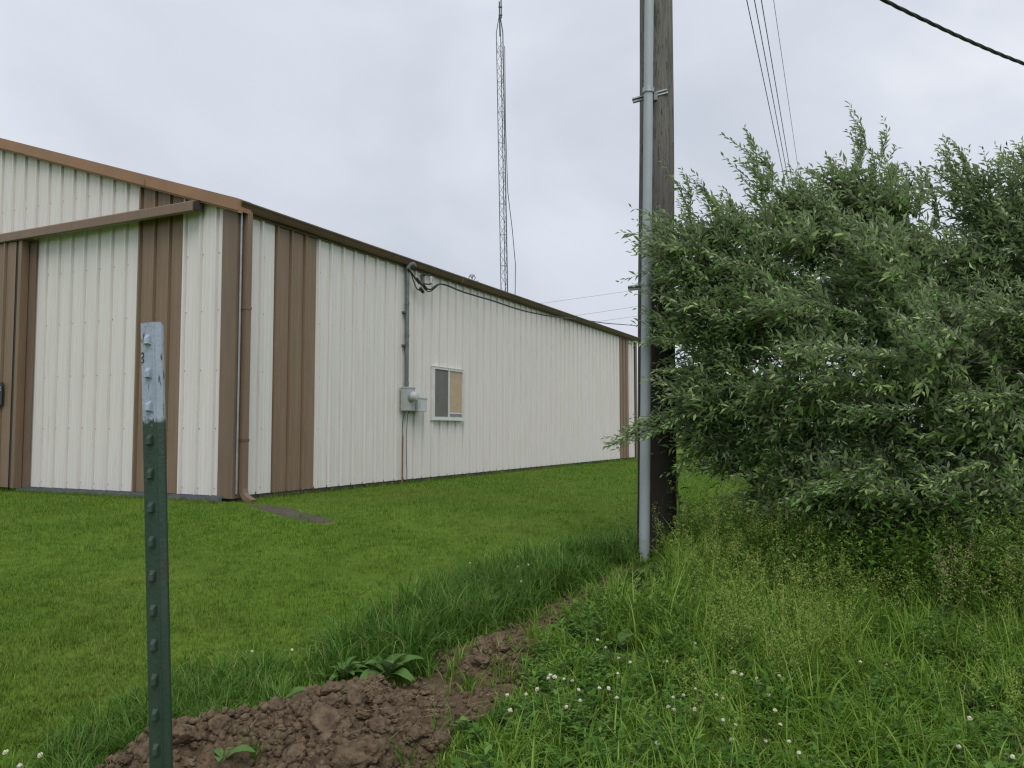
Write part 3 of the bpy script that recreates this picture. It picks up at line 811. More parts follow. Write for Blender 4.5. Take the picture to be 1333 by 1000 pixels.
# ------------------------------------------------------------------ utility pole with riser
PX, PY = 1.334, 7.5
pz = float(H(PX, PY))
up = empty('utility_pole', (PX, PY, pz)); tag(up, 'weathered grey wooden utility pole with dark base beside the bush', 'utility pole')
up.rotation_euler = (0, R(0.55), 0)
PH = 9.6
n, m_ = 40, 60
th = np.linspace(0, 2 * np.pi, n, endpoint=False); zz = np.linspace(-0.3, PH, m_)
TH_, ZZ_ = np.meshgrid(th, zz)
rad = 0.182 - 0.0052 * ZZ_ + 0.004 * np.sin(3 * TH_ + 1) + 0.006 * (vnoise(TH_ * 6.0, ZZ_ * 0.25) - 0.5) + 0.003 * np.sin(ZZ_ * 2 + TH_)
V = np.stack([rad * np.cos(TH_), rad * np.sin(TH_), ZZ_], -1).reshape(-1, 3)
i = np.arange(m_ - 1)[:, None] * n; kk = np.arange(n)[None]; k2 = (kk + 1) % n
Q = np.stack([(i + kk), (i + k2), (i + n + k2), (i + n + kk)], -1).reshape(-1, 4)
V = np.vstack([V, [[0, 0, PH + 0.02]]]); T = np.stack([(m_ - 1) * n + np.arange(n), (m_ - 1) * n + (np.arange(n) + 1) % n, np.full(n, len(V) - 1)], 1)
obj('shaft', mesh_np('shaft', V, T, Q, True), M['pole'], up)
mb = MB(); mb.box((-0.5, -0.2, 8.55), (0.75, -0.11, 8.67)); mb.build('crossarm', M['pole'], up)
wx = [0.0, 0.14, 0.27, 0.50]
for q in wx:
    mb = MB(); mb.lathe((q, -0.155, 8.67), [(0.02, 0), (0.05, 0.03), (0.035, 0.06), (0.045, 0.09), (0.02, 0.13)], (0, 0, 1), 10); mb.build('insulator', M['palebox'], up, True)

cb = at(838.5, 731, 7.22); ctp = at(845, 0, 7.24)
rs = empty('riser_conduit', (cb[0], cb[1], float(H(cb[0], cb[1])) - 0.05)); tag(rs, 'grey plastic riser conduit standing up the front of the utility pole', 'conduit')
o0 = np.array(rs.location); dv = (ctp - cb); e = cb + dv / dv[2] * (8.3 - cb[2])
ln = (e - o0); 
def cp(z): return Vector(ln * ((z - o0[2]) / (e[2] - o0[2])))
zj = float(at(842, 322, 7.24)[2])
mb = MB(); mb.tube([cp(o0[2]), cp(zj)], 0.0475, 16); mb.build('lower_pipe', M['pvc'], rs, True)
mb = MB(); mb.tube([cp(zj), cp(8.3)], 0.0425, 16); mb.build('upper_pipe', M['pvc'], rs, True)
mb = MB(); mb.tube([cp(zj - 0.03), cp(zj + 0.10)], 0.0505, 16); mb.build('coupling', M['pvc'], rs, True)
for (pxl, pyl), (pxr, pyr) in (((825, 128), (870, 116)), ((819, 374), (860, 370.5)), ((823, -130), (870, -140))):
    A = Vector(at(pxl, pyl, 7.26)); Bp = Vector(at(pxr, pyr, 7.30)); ctr = (A + Bp) / 2
    d = (Bp - A); L_ = d.length; d.normalize(); nrm = d.cross(Vector((0, 0, 1))).normalized(); upv = nrm.cross(d)
    if upv.z < 0: upv = -upv
    mb = MB()
    u = [(-0.02, -0.02), (0.02, -0.02), (0.02, 0.02), (0.008, 0.02), (0.008, 0.012), (0.012, 0.012), (0.012, -0.012), (-0.012, -0.012), (-0.012, 0.012), (-0.008, 0.012), (-0.008, 0.02), (-0.02, 0.02)]
    A2 = A + Vector((0, 0.055, 0)) - Vector(o0)
    # channel opens toward the viewer
    mb.prism(u, upv, Vector((0, -1, 0)), d * L_, A2)
    br = mb.build('strut_bracket', M['galv'], rs)
    zc = ctr.z
    mb = MB(); c0 = cp(zc); ax = Vector(ln).normalized()
    mb.tube([c0 - ax * 0.022 + Vector((0, 0, 0.01)), c0 + ax * 0.032], 0.0535, 16); mb.build('clamp_band', M['galv'], br, True)
    mb = MB(); mb.box(tuple(c0 + Vector((0.05, -0.0, -0.075))), tuple(c0 + Vector((0.085, 0.06, 0.0)))); mb.build('standoff', M['mast'], br)

# overhead lines
for k, ((xa, ya), (xb, yb)) in enumerate([((972, 0), (1018, 218)), ((982, 0), (1023, 218)), ((991, 0), (1028, 219)), ((1007, 0), (1039, 220))]):
    # straight run away from the pole top, parallel in plan
    zt = 8.75
    da, db_ = ray(xa, ya), ray(xb, yb)
    pa = np.array([0, 0, CAMZ]) + da * ((zt - 0.25 - CAMZ) / da[2]); pb = np.array([0, 0, CAMZ]) + db_ * ((zt - 0.3 - CAMZ) / db_[2])
    st = Vector((PX + 0.08 + wx[k], PY - 0.155, pz + 8.75)); far = pb + (pb - pa) / np.linalg.norm(pb - pa) * 60
    P = [tuple(st), tuple(pa), tuple(pb), tuple(far)]
    cable('power_line', P, (0.0085 if k < 3 else 0.005), M['wire'], ['leftmost of four thin power lines slanting down behind the bush', 'second from left of four thin power lines above the bush',
          'third from left of four thin power lines above the bush', 'rightmost and faintest of four power lines slanting behind the bush'][k], 'power line', 5, 'power lines above the bush')
for k, ((xa, ya), (xb, yb)) in enumerate([((690, 394), (830, 372.5)), ((735, 410), (830, 394)), ((760, 418), (830, 406.5))]):
    a = at(xa, ya, 62); b = at(xb, yb, 66); d = b - a
    cable('far_power_line', sagline(a - d * 0.9, b + d * 5.0, 0.4), 0.010, M['wire'], ['highest of three faint far wires between roof and pole', 'middle of three faint far wires between roof and pole', 'lowest of three faint far wires just above roof edge'][k], 'power line', 4, 'faint far wires')
# twisted drop cable, upper right
P0 = np.array([PX + 0.15, PY - 0.1, pz + 6.3])
c = [P0, at(1000, -78, 7.7), at(1150, 0, 8.4), at(1205, 27, 8.75), at(1265, 55, 9.2), at(1333, 83, 9.75), at(1420, 112, 10.6), at(1700, 178, 14.0), at(2500, 250, 26.0)]
c = np.array(c); tt_ = np.linspace(0, len(c) - 1, 260)
C_ = cat(c, tt_); arc = np.concatenate([[0], np.cumsum(np.linalg.norm(np.diff(C_, axis=0), axis=1))])
ta = empty('twisted_cable', tuple(P0)); tag(ta, 'thick black twisted cable crossing the upper right of the sky', 'cable')
for k in range(3):
    ph = arc / 0.62 * 2 * np.pi + k * 2.094
    pts = C_ + np.stack([0.3 * np.cos(ph), 0.3 * np.cos(ph) * 0, np.sin(ph)], 1) * 0.011 + np.stack([0 * ph, np.cos(ph), 0 * ph], 1) * 0.011 - P0
    mb = MB(); mb.tube([tuple(p) for p in pts], 0.0125, 6); mb.build('strand', M['black'], ta, True)

# ------------------------------------------------------------------ green steel T-post in the foreground
tpz = 1.572
post = empty('fence_post', (-0.497, 1.262, 0.0)); tag(post, 'dark green steel fence post with white painted top in the foreground', 'fence post')
Tp = at(196.5, 420, 1.262); Bp_ = at(208.5, 1000, 1.262); dvec = Vector(Tp - Bp_).normalized()
bpos = Vector(Bp_) - dvec * (Bp_[2] / dvec.z); post.location = (bpos.x, bpos.y, 0)
post.rotation_mode = 'QUATERNION'
post.rotation_quaternion = Vector((0, 0, 1)).rotation_difference(dvec) @ Matrix.Rotation(R(-8), 4, 'Z').to_quaternion()
PL = (Vector(Tp) - bpos).length
def post_mat():
    m, t, p = newmat('green_and_white_post_paint')
    g = t.nodes.new('ShaderNodeTexCoord'); sx = t.nodes.new('ShaderNodeSeparateXYZ'); t.links.new(g.outputs['Object'], sx.inputs[0])
    def noise(s, st=(1,1,1), d=6):
        a = t.nodes.new('ShaderNodeMapping'); a.inputs['Scale'].default_value = st; t.links.new(g.outputs['Object'], a.inputs[0])
        n = t.nodes.new('ShaderNodeTexNoise'); n.inputs['Scale'].default_value = s; n.inputs['Detail'].default_value = d; t.links.new(a.outputs[0], n.inputs['Vector']); return n.outputs['Fac']
    def mr(f, a, b):
        r = t.nodes.new('ShaderNodeMapRange'); r.inputs['From Min'].default_value = a; r.inputs['From Max'].default_value = b; t.links.new(f, r.inputs['Value']); return r.outputs[0]
    def mixc(f, a, b):
        x = t.nodes.new('ShaderNodeMix'); x.data_type = 'RGBA'; t.links.new(f, x.inputs[0])
        for i, q in ((6, a), (7, b)):
            if isinstance(q, tuple): x.inputs[i].default_value = (*q, 1)
            else: t.links.new(q, x.inputs[i])
        return x.outputs[2]
    gn = mixc(mr(noise(25, (1, 1, 0.3)), 0.3, 0.7), (0.022, 0.047, 0.034), (0.036, 0.064, 0.046))
    gn = mixc(mr(noise(130, (1, 1, 0.12)), 0.58, 0.72), gn, (0.05, 0.042, 0.034))
    wh_ = mixc(mr(noise(40, (1, 1, 0.5)), 0.3, 0.7), (0.37, 0.42, 0.51), (0.29, 0.34, 0.43))
    wh_ = mixc(mr(noise(150, (1, 1, 0.3)), 0.60, 0.68), wh_, (0.10, 0.065, 0.05))
    ad = t.nodes.new('ShaderNodeMath'); ad.operation = 'MULTIPLY_ADD'; t.links.new(noise(120), ad.inputs[0]); ad.inputs[1].default_value = 0.035; t.links.new(sx.outputs['Z'], ad.inputs[2])
    c = mixc(mr(ad.outputs[0], PL - 0.154 + 0.012, PL - 0.154 + 0.022), gn, wh_)
    t.links.new(c, p.inputs['Base Color']); p.inputs['Roughness'].default_value = 0.42
    b = t.nodes.new('ShaderNodeBump'); b.inputs['Strength'].default_value = 0.25; b.inputs['Distance'].default_value = 0.004
    t.links.new(noise(160), b.inputs['Height']); t.links.new(b.outputs[0], p.inputs['Normal'])
    return m
M['post'] = post_mat()
prof = [(-0.0175, 0.001), (-0.0168, -0.0012), (-0.004, -0.0028), (0.0045, -0.0032), (0.0058, -0.0062), (0.0075, -0.0062), (0.0088, -0.003), (0.0172, -0.0005), (0.0178, 0.0016), (0.0165, 0.0032), (0.006, 0.0038), (0.0028, 0.006), (0.0024, 0.031), (-0.0024, 0.031), (-0.0028, 0.006), (-0.0165, 0.0034)]
mb = MB(); mb.prism(prof, (1, 0, 0), (0, 1, 0), (0, 0, PL + 0.35), (0, 0, -0.35)); mb.build('post_bar', M['post'], post)
zz = PL - 0.027; stud = None; k = 0
mb = MB()
mb.add([(-0.0045, 0, 0.0085), (0.0045, 0, 0.0085), (0.0055, 0, -0.0085), (-0.0055, 0, -0.0085),
        (-0.0028, -0.0075, 0.0020), (0.0028, -0.0075, 0.0020), (0.0036, -0.0085, -0.0068), (-0.0036, -0.0085, -0.0068)],
       [(0,1,5,4), (1,2,6,5), (2,3,7,6), (3,0,4,7), (4,5,6,7)])
sm = mb.mesh('stud')
def stud_mat(): return M['post']
while zz > 0.5:
    st_me = sm.copy(); o = obj('stud', st_me, None, post); o.location = (-0.0035, -0.0022, 0)
    for v in st_me.vertices: v.co.z += zz
    st_me.materials.append(M['post']); zz -= 0.0525
    k += 1
mb = MB(); mb.tube([(-0.0165, -0.0022, PL - 0.048), (-0.0125, -0.0028, PL - 0.047), (-0.012, -0.0028, PL - 0.053), (-0.0155, -0.0024, PL - 0.056), (-0.012, -0.0028, PL - 0.058), (-0.013, -0.0028, PL - 0.063), (-0.0165, -0.0022, PL - 0.062)], 0.0008, 5)
mb.build('black_mark', M['black'], post)
# ------------------------------------------------------------------ soil clods, crumbs and roots
import bmesh
def clod_mesh(seed, sub=4):
    from mathutils import noise as mn
    bm = bmesh.new(); bmesh.ops.create_icosphere(bm, subdivisions=sub, radius=1.0)
    r_ = random.Random(seed); off = Vector((r_.uniform(0, 90), r_.uniform(0, 90), r_.uniform(0, 90)))
    cuts = [Vector((r_.gauss(0, 1), r_.gauss(0, 1), r_.gauss(0, 1))).normalized() for _ in range(6)]
    for v in bm.verts:
        d = v.co.normalized()
        k = 1 + 0.40 * mn.noise(d * 1.1 + off) + 0.36 * mn.noise(d * 2.3 + off) - 0.30 * abs(mn.noise(d * 4.2 + off)) + 0.20 * mn.noise(d * 8 + off) + 0.10 * mn.noise(d * 17 + off)
        p = d * k
        for c in cuts:
            q = p.dot(c)
            if q > 0.72: p -= c * (q - 0.72) * 0.8
        v.co = p
    me = bpy.data.meshes.new('soil_clod'); bm.to_mesh(me); bm.free()
    me.polygons.foreach_set('use_smooth', [True] * len(me.polygons)); me.materials.append(M['clod']); return me
clods = [clod_mesh(s) for s in range(9)]
def z_at(x, y): return float(soil_z(np.array([[x, y]]))[0])
def place_clod(x, y, s, i, label, lift=0.25):
    o = bpy.data.objects.new('soil_clod', clods[i % 9]); link(o)
    o.location = (x, y, z_at(x, y) + s * lift)
    o.scale = (s * random.uniform(0.9, 1.35), s * random.uniform(0.85, 1.15), s * random.uniform(0.65, 0.9))
    o.rotation_euler = (random.uniform(-.4, .4), random.uniform(-.4, .4), random.uniform(0, 6.28))
    return tag(o, label, 'clod', 'clods of dug earth')
def soil_hit(x, y):
    d = ray(x, y); best = None
    Ys = np.linspace(2.5, 9, 900); P = np.stack([d[0] / d[1] * Ys, Ys], 1)
    zr = CAMZ + d[2] / d[1] * Ys; zs = soil_z(P); k = np.argmax(zr <= zs); return P[k]
for px_, py_, s, lab in [(505, 936, 0.062, 'large smooth pinkish clod right of centre on the soil heap'), (435, 905, 0.06, 'rounded clod on the crest of the soil heap left of dock plant'),
                         (240, 965, 0.06, 'big rough clod just right of green post on the soil heap'), (467, 990, 0.085, 'largest pale clod at the bottom edge of the photo'), (190, 990, 0.055, 'rough clod at the bottom left of the green post'),
                         (425, 950, 0.08, 'broad flat clod in middle of the soil heap'), (462, 915, 0.05, 'crumbly clod between crest and dock plant'), (645, 838, 0.06, 'loose rooty lump of earth at top of the trench heap'), (392, 918, 0.05, 'crumbly clod at left end of the heap crest')]:
    p = soil_hit(px_, py_); place_clod(p[0], p[1], s, px_, lab)
cnt = 0
lo, hi = SOIL.min(0), SOIL.max(0)
while cnt < 150:
    p = np.array([random.uniform(lo[0], hi[0]), random.uniform(max(lo[1], 2.7), hi[1])])
    if poly_sd(p[None], SOIL)[0] < 0.03: continue
    m0 = mound(p[None])[0]
    if random.random() > 0.08 + m0 * 7: continue
    place_clod(p[0], p[1], 0.012 + 0.042 * random.random() ** 2, random.randint(0, 99), ('small loose brown clod on the heap beside the green post' if p[0] < -1.0 else 'small loose brown clod on the middle of the soil heap' if p[1] < 4.3 else 'small loose brown clod in the trench toward the utility pole'), 0.3); cnt += 1
# crumbs (uncountable)
ic = bmesh.new(); bmesh.ops.create_icosphere(ic, subdivisions=1, radius=1); iv = np.array([v.co[:] for v in ic.verts]); it = np.array([[v.index for v in f.verts] for f in ic.faces]); ic.free()
n = 60000
P = np.stack([rng.uniform(lo[0], hi[0], n), rng.uniform(2.6, hi[1], n)], 1)
sdv = poly_sd(P, SOIL); keep = (sdv > -0.04) & (rng.random(n) < 0.12 + np.clip(mound(P) * 6, 0, 0.9)); P = P[keep]; n = len(P)
s = 0.0025 + 0.019 * rng.random(n) ** 2.6
zc = soil_z(P)
V = iv[None] * (s[:, None, None] * rng.uniform(0.6, 1.4, (n, 12, 1))) + np.column_stack([P, zc + s * 0.3])[:, None, :]
T = (it[None] + (np.arange(n) * 12)[:, None, None]).reshape(-1, 3)
tag(obj('soil_crumbs', mesh_np('soil_crumbs', V.reshape(-1, 3), T, None, True), M['clod']), 'loose crumbs of brown earth over the dug soil', 'soil', kind='stuff')

# ------------------------------------------------------------------ grasses
def blades(P, h, wd, ang, bend, segs=3, twist=None):
    """P (n,3) roots; returns V, T, Q of tapered arching blades"""
    n = len(P); ca, sa = np.cos(ang), np.sin(ang)
    side = np.stack([-sa, ca, np.zeros(n)], 1)
    if twist is not None:
        c2, s2 = np.cos(ang + np.pi/2 + twist), np.sin(ang + np.pi/2 + twist); side = np.stack([c2, s2, np.zeros(n)], 1)
    fwd = np.stack([ca, sa, np.zeros(n)], 1)
    rows = []
    for i in range(segs + 1):
        t = i / segs
        a = bend * t ** 1.3
        c = P + fwd * (h * np.sin(a) * t * 0.9)[:, None] + np.array([0, 0, 1.0]) * (h * t * np.cos(a * 0.75))[:, None]
        if i == segs: rows.append(c[:, None])
        else:
            w_ = (wd * (0.75 + 0.5 * t if t < 0.5 else 1.35 * (1 - t) + 0.12) * 0.5)[:, None]
            rows.append(np.stack([c - side * w_, c + side * w_], 1))
    V = np.concatenate(rows, 1); nv = 2 * segs + 1
    b = (np.arange(n) * nv)[:, None]
    Q = np.concatenate([b + np.array([[2*i, 2*i+1, 2*i+3, 2*i+2]]) for i in range(segs - 1)], 0) if segs > 1 else None
    T = b + np.array([[2*segs - 2, 2*segs - 1, 2*segs]])
    return V.reshape(-1, 3), T, Q
def stuff(name, V, T, Q, mt, label, cat):
    return tag(obj(name, mesh_np(name, V, T, Q, False), mt), label, cat, kind='stuff')
def tops(P): return np.column_stack([P, H(P[:, 0], P[:, 1])])
def in_building(P):
    dx, dy = P[:, 0] - CX, P[:, 1] - CY
    s = dx * math.cos(BROT) + dy * math.sin(BROT); b = -dx * math.sin(BROT) + dy * math.cos(BROT)
    return (s > -0.16) & (b > -0.02) & (s < LEN)
LONG = np.array([ground(*p)[:2] for p in [(395, 905), (400, 870), (430, 835), (505, 800), (560, 765), (640, 738), (740, 715), (822, 700), (832, 740), (760, 778), (680, 812), (600, 845), (565, 880), (480, 905)]])
LEFTE = np.array([ground(*p)[:2] for p in [(20, 1050), (90, 960), (190, 900), (270, 870), (360, 862), (400, 905), (320, 965), (200, 985), (120, 1050)]])

# mown lawn
ntry = 1100000
Ymax = 34.0
u = rng.random(ntry); Yv = (math.sqrt(2.2) + u * (math.sqrt(Ymax) - math.sqrt(2.2))) ** 2
Xv = Yv * rng.uniform(-0.86, 0.62, ntry)
P = np.stack([Xv, Yv], 1)
keep = ~in_building(P)
keep &= (poly_sd(P, SOIL) + 0.10 * (vnoise(P[:, 0] * 5, P[:, 1] * 5) - 0.7) < rng.normal(0, 0.045, ntry)) & (poly_sd(P, WEEDZ) < 0.1) & (poly_sd(P, MUD) < 0.02 + 0.3 * (vnoise(P[:, 0] * 6, P[:, 1] * 6) - 0.45) + rng.normal(0, 0.03, ntry))
dn = 0.5 * vnoise(P[:, 0] * 1.7, P[:, 1] * 1.7) + 0.6 * vnoise(P[:, 0] * 9 + 3, P[:, 1] * 9)
keep &= rng.random(ntry) < 0.3 + 0.75 * dn
P = P[keep][:560000]; n = len(P)
d_ = P[:, 1]
h = rng.uniform(0.018, 0.046, n) * (0.55 + 0.45 * vnoise(P[:, 0] * 1.1 + 9, P[:, 1] * 1.1) + 0.75 * vnoise(P[:, 0] * 7 + 9, P[:, 1] * 7) ** 2) * np.where(rng.random(n) < 0.05, 1.5, 1)
wd = rng.uniform(0.0035, 0.006, n) * np.maximum(1, d_ / 6)
ang = rng.uniform(0, 2 * np.pi, n)
near = d_ < 6.5
V1, T1, Q1 = blades(tops(P[near]) - [0, 0, 0.004], h[near], wd[near], ang[near], rng.uniform(0.1, 1.2, near.sum()), 2)
stuff('mown_grass', V1, T1, Q1, M['lawn'], 'short mown lawn grass near the green post', 'grass')
far_ = ~near
V2, T2, Q2 = blades(tops(P[far_]) - [0, 0, 0.004], h[far_] * 1.05, wd[far_] * 1.15, ang[far_], rng.uniform(0.1, 1.1, far_.sum()), 1)
stuff('far_mown_grass', V2, T2, Q2, M['lawn'], 'short mown lawn grass stretching up to the building', 'grass')

DOCKS = np.array([ground(505, 893)[:2], ground(452, 900)[:2], ground(812, 855)[:2]])
def scatter(poly, n, minsd=0.0, jit=0.05, avoid_soil=True):
    lo, hi = poly.min(0), poly.max(0); out_ = []
    tot = 0
    while tot < n:
        P = np.stack([rng.uniform(lo[0], hi[0], n), rng.uniform(lo[1], hi[1], n)], 1)
        k = poly_sd(P, poly) > minsd + rng.normal(0, jit, n)
        if avoid_soil: k &= poly_sd(P, SOIL) < 0.02
        for dk in DOCKS: k &= np.hypot(P[:, 0] - dk[0], (P[:, 1] - dk[1] + 0.12) * 0.7) > 0.17
        out_.append(P[k]); tot += k.sum()
        if len(out_) > 60: break
    return np.concatenate(out_)[:n]
# long grass along the trench: tufted
def tufted(poly, ntuft, per, hr, wr, mt, name, label, bend=(0.3, 1.5), minsd=0.0, hfun=None, segs=4, spread=0.05, jit=0.05):
    c = scatter(poly, ntuft, minsd, jit); n = len(c) * per
    rad = np.abs(rng.normal(0, spread, n)); an = rng.uniform(0, 2*np.pi, n)
    P = np.repeat(c, per, 0) + np.stack([np.cos(an) * rad, np.sin(an) * rad], 1)
    th_ = np.repeat(rng.uniform(hr[0], hr[1], len(c)), per) * rng.uniform(0.5, 1.15, n)
    if hfun is not None: th_ *= hfun(P)
    lean = np.repeat(rng.uniform(0, 2*np.pi, len(c)), per)
    ang = np.where(rng.random(n) < 0.55, an, lean + rng.normal(0, 0.5, n))
    V, T, Q = blades(tops(P) - [0, 0, 0.01], th_, rng.uniform(wr[0], wr[1], n), ang, rng.uniform(bend[0], bend[1], n), segs, rng.normal(0, 0.35, n))
    return stuff(name, V, T, Q, mt, label, 'grass')
tufted(LONG, 620, 24, (0.10, 0.34), (0.005, 0.010), M['meadow'], 'long_grass', 'unmown dark green grass tufts along the left of trench', bend=(0.2, 2.0), hfun=lambda P: (0.45 + 0.9 * vnoise(P[:, 0]*2.5, P[:, 1]*2.5)) * np.clip(0.45 + poly_sd(P, LONG) * 4, 0.4, 1.1))
tufted(LEFTE, 260, 18, (0.07, 0.20), (0.004, 0.008), M['meadow'], 'edge_grass', 'longer grass around the green post and left of the soil heap', bend=(0.2, 1.9))
WB = np.array([tuple(BW(*q))[:2] for q in ((-0.1, -0.02, 0), (-0.2, -0.12, 0), (4, -0.10, 0), (LEN, -0.10, 0), (LEN, -0.01, 0))])
tufted(WB, 420, 12, (0.05, 0.13), (0.005, 0.009), M['lawn'], 'wall_grass', 'untrimmed grass along the foot of the long wall', jit=0.015)
WG = np.array([tuple(BW(*q))[:2] for q in ((-0.16, 0, 0), (-0.26, 0, 0), (-0.26, 6, 0), (-0.16, 6, 0))])
tufted(WG, 160, 12, (0.04, 0.10), (0.005, 0.009), M['lawn'], 'wall_grass', 'untrimmed grass along the foot of the sliding door', jit=0.015)
# scattered taller blades on the lawn
LAWNN = np.array([[-4.5, 3.2], [-1.2, 3.6], [0.4, 6.6], [1.1, 8.5], [1.0, 10.3], [-2.4, 10.0], [-6, 8.8]])
tufted(LAWNN, 700, 16, (0.035, 0.08), (0.004, 0.007), M['lawn'], 'lawn_tufts', 'slightly taller tufts dotted over the mown lawn', segs=3)
# verge grass and weeds to the right
def verge_h(P):
    d = P[:, 1]
    return np.clip(0.55 + (d - 3.0) * 0.26, 0.5, 1.5) * (0.7 + 0.6 * vnoise(P[:, 0] * 1.3 + 4, P[:, 1] * 1.3)) * np.clip(0.3 + poly_sd(P, SOIL) * -1.6, 0.3, 1.0) * np.where((np.abs(P[:, 0] / P[:, 1] - 0.160) < 0.028) & (d > 5.4) & (d < 7.4), 0.4, 1.0)
VER = np.array([[1.35, 7.9], [1.05, 7.3]] + [list(ground(*p)[:2]) for p in [(830, 742), (795, 770), (750, 800), (705, 830), (680, 872), (672, 905), (640, 930), (590, 960), (560, 1000), (535, 1080)]] + [[0.1, 2.3], [2.3, 2.3], [5.6, 5.6], [5.9, 7.6], [3, 7.3]])
tufted(VER, 2500, 22, (0.15, 0.42), (0.004, 0.0105), M['weedgrass'], 'verge_grass', 'rank uncut grass covering the verge in front of the bush', hfun=verge_h, bend=(0.2, 1.9))
NEARV = np.array([[0.0, 2.5], [-0.1, 3.4], [0.15, 4.4], [0.5, 5.4], [3.4, 5.2], [2.4, 2.5]])
# airy seed heads
def panicles(P, hh, mt, name, label, nsp=44, size=(0.008, 0.015), lean=0.45):
    n = len(P); base = tops(P); an = rng.uniform(0, 2*np.pi, n) ; ln = rng.uniform(0.05, lean, n)
    hd = np.stack([np.cos(an) * ln, np.sin(an) * ln, np.ones(n)], 1); top = base + hd * hh[:, None]
    # thin stalks: flat two-triangle ribbons crossing
    wv = 0.0008
    sv = np.stack([-np.sin(an), np.cos(an), 0 * an], 1) * wv; tv = np.stack([np.cos(an), np.sin(an), 0*an], 1) * wv
    V = np.concatenate([np.stack([base - sv, base + sv, top], 1), np.stack([base - tv, base + tv, top], 1)], 0).reshape(-1, 3)
    T = np.arange(len(V)).reshape(-1, 3)
    # spikelets in a loose cone at the top
    plen = rng.uniform(0.09, 0.17, n)
    t = rng.random((n, nsp)); rr = (0.016 + 0.04 * t) * rng.uniform(0.2, 1.0, (n, nsp)); q = rng.uniform(0, 2*np.pi, (n, nsp))
    c = top[:, None] - hd[:, None] * (plen[:, None] * t * 0.95)[..., None] + np.stack([np.cos(q) * rr, np.sin(q) * rr, -0.012 * rr / 0.03], -1)
    c = c.reshape(-1, 3); m = len(c)
    d = rng.normal(0, 1, (m, 3)); d[:, 2] = np.abs(d[:, 2]) * 0.6 + 0.3; d /= np.linalg.norm(d, axis=1)[:, None]
    e = np.cross(d, rng.normal(0, 1, (m, 3))); e /= np.linalg.norm(e, axis=1)[:, None] + 1e-9
    L = rng.uniform(size[0], size[1], m)[:, None]
    S = np.stack([c - d * L * 0.5, c + e * L * 0.2, c + d * L * 0.5, c - e * L * 0.2], 1).reshape(-1, 3)
    Q = np.arange(len(S)).reshape(-1, 4) + len(V)
    return stuff(name, np.vstack([V, S]), T, Q, mt, label, 'grass')
PZ = np.array([[1.5, 7.0], [1.0, 5.9], [0.9, 5.0], [0.8, 4.1], [0.75, 3.4], [2.2, 2.9], [5.0, 5.2], [5.4, 6.4], [3.2, 6.5]])
P = scatter(PZ, 5200); wt = vnoise(P[:, 0] * 1.4, P[:, 1] * 1.4) * 0.9 + 0.1 * (P[:, 1] > 4.5); P = P[rng.random(len(P)) < np.clip((wt - 0.38) * 2.4, 0.02, 1)][:1250]
panicles(P, rng.uniform(0.34, 0.62, len(P)) * np.clip(0.62 + (P[:, 1] - 3.0) * 0.20, 0.6, 1.35), M['panicle'], 'seeding_grass', 'airy pale seed heads of grass over the verge')
DRY = np.array([ground(*p)[:2] for p in [(1215, 900), (1330, 890), (1345, 850), (1225, 855)]])
P = scatter(DRY, 14, -0.05); panicles(P, rng.uniform(0.55, 0.75, len(P)), M['drypanicle'], 'dry_seed_heads', 'brownish dry seed heads at the right below the bush', 40, (0.009, 0.016), 0.4)
# fallen seeding grass swathe in the middle of the verge
# broad-leaved weeds
def leafy(P, hh, nl, L, Wd, mt, name, label, cat='weeds'):
    n = len(P); base = tops(P)
    k = np.repeat(np.arange(n), nl); m = n * nl
    t = np.tile(np.linspace(0.15, 1.0, nl), n); q = np.tile(np.arange(nl) * 2.4, n) + np.repeat(rng.uniform(0, 6.28, n), nl) + rng.normal(0, 0.25, m)
    ln = rng.normal(0, 0.16, (n, 2)); top = base + np.column_stack([ln * hh[:, None], hh])
    c = base[k] + (top[k] - base[k]) * t[:, None]
    up_ = rng.uniform(0.0, 0.8, m) + 0.3 * t; d = np.stack([np.cos(q), np.sin(q), up_], 1); d /= np.linalg.norm(d, axis=1)[:, None]
    s = np.cross(d, [0, 0, 1.0]); s /= np.linalg.norm(s, axis=1)[:, None]; nn = np.cross(s, d)
    l = rng.uniform(L[0], L[1], m)[:, None] * (1.15 - 0.6 * t[:, None]); w_ = l * rng.uniform(Wd[0], Wd[1], m)[:, None]
    mid = c + d * l * 0.45; tip = c + d * l - nn * l * 0.18
    V = np.stack([c, mid + s * w_ + nn * w_ * 0.3, tip, mid - s * w_ + nn * w_ * 0.3], 1).reshape(-1, 3)
    b = (np.arange(m) * 4)[:, None]; T = np.concatenate([b + [[0, 1, 2]], b + [[0, 2, 3]]], 0)
    wv = 0.002; e1 = np.array([wv, 0, 0]); b0 = len(V)
    S = np.stack([base - e1, base + e1, top], 1).reshape(-1, 3); T2 = np.arange(len(S)).reshape(-1, 3) + b0
    return stuff(name, np.vstack([V, S]), np.vstack([T, T2]), None, mt, label, cat)
UND = np.array([[2.25, 7.9], [2.0, 6.7], [2.0, 5.9], [3.2, 5.6], [5.6, 5.6], [6.3, 7.4], [6, 9], [2.6, 8.8]])
P = scatter(UND, 1500); leafy(P, rng.uniform(0.35, 0.85, len(P)) * np.clip(0.45 + (P[:, 0] - 1.9) * 0.5, 0.45, 1), 20, (0.06, 0.13), (0.16, 0.3), M['weed'], 'undergrowth_weeds', 'dark leafy weeds growing under and before the bush')
P = scatter(VER, 900); leafy(P, rng.uniform(0.10, 0.30, len(P)) * verge_h(P), 14, (0.05, 0.10), (0.18, 0.34), M['weed'], 'verge_weeds', 'low broad-leaved weeds mixed into the verge grass')
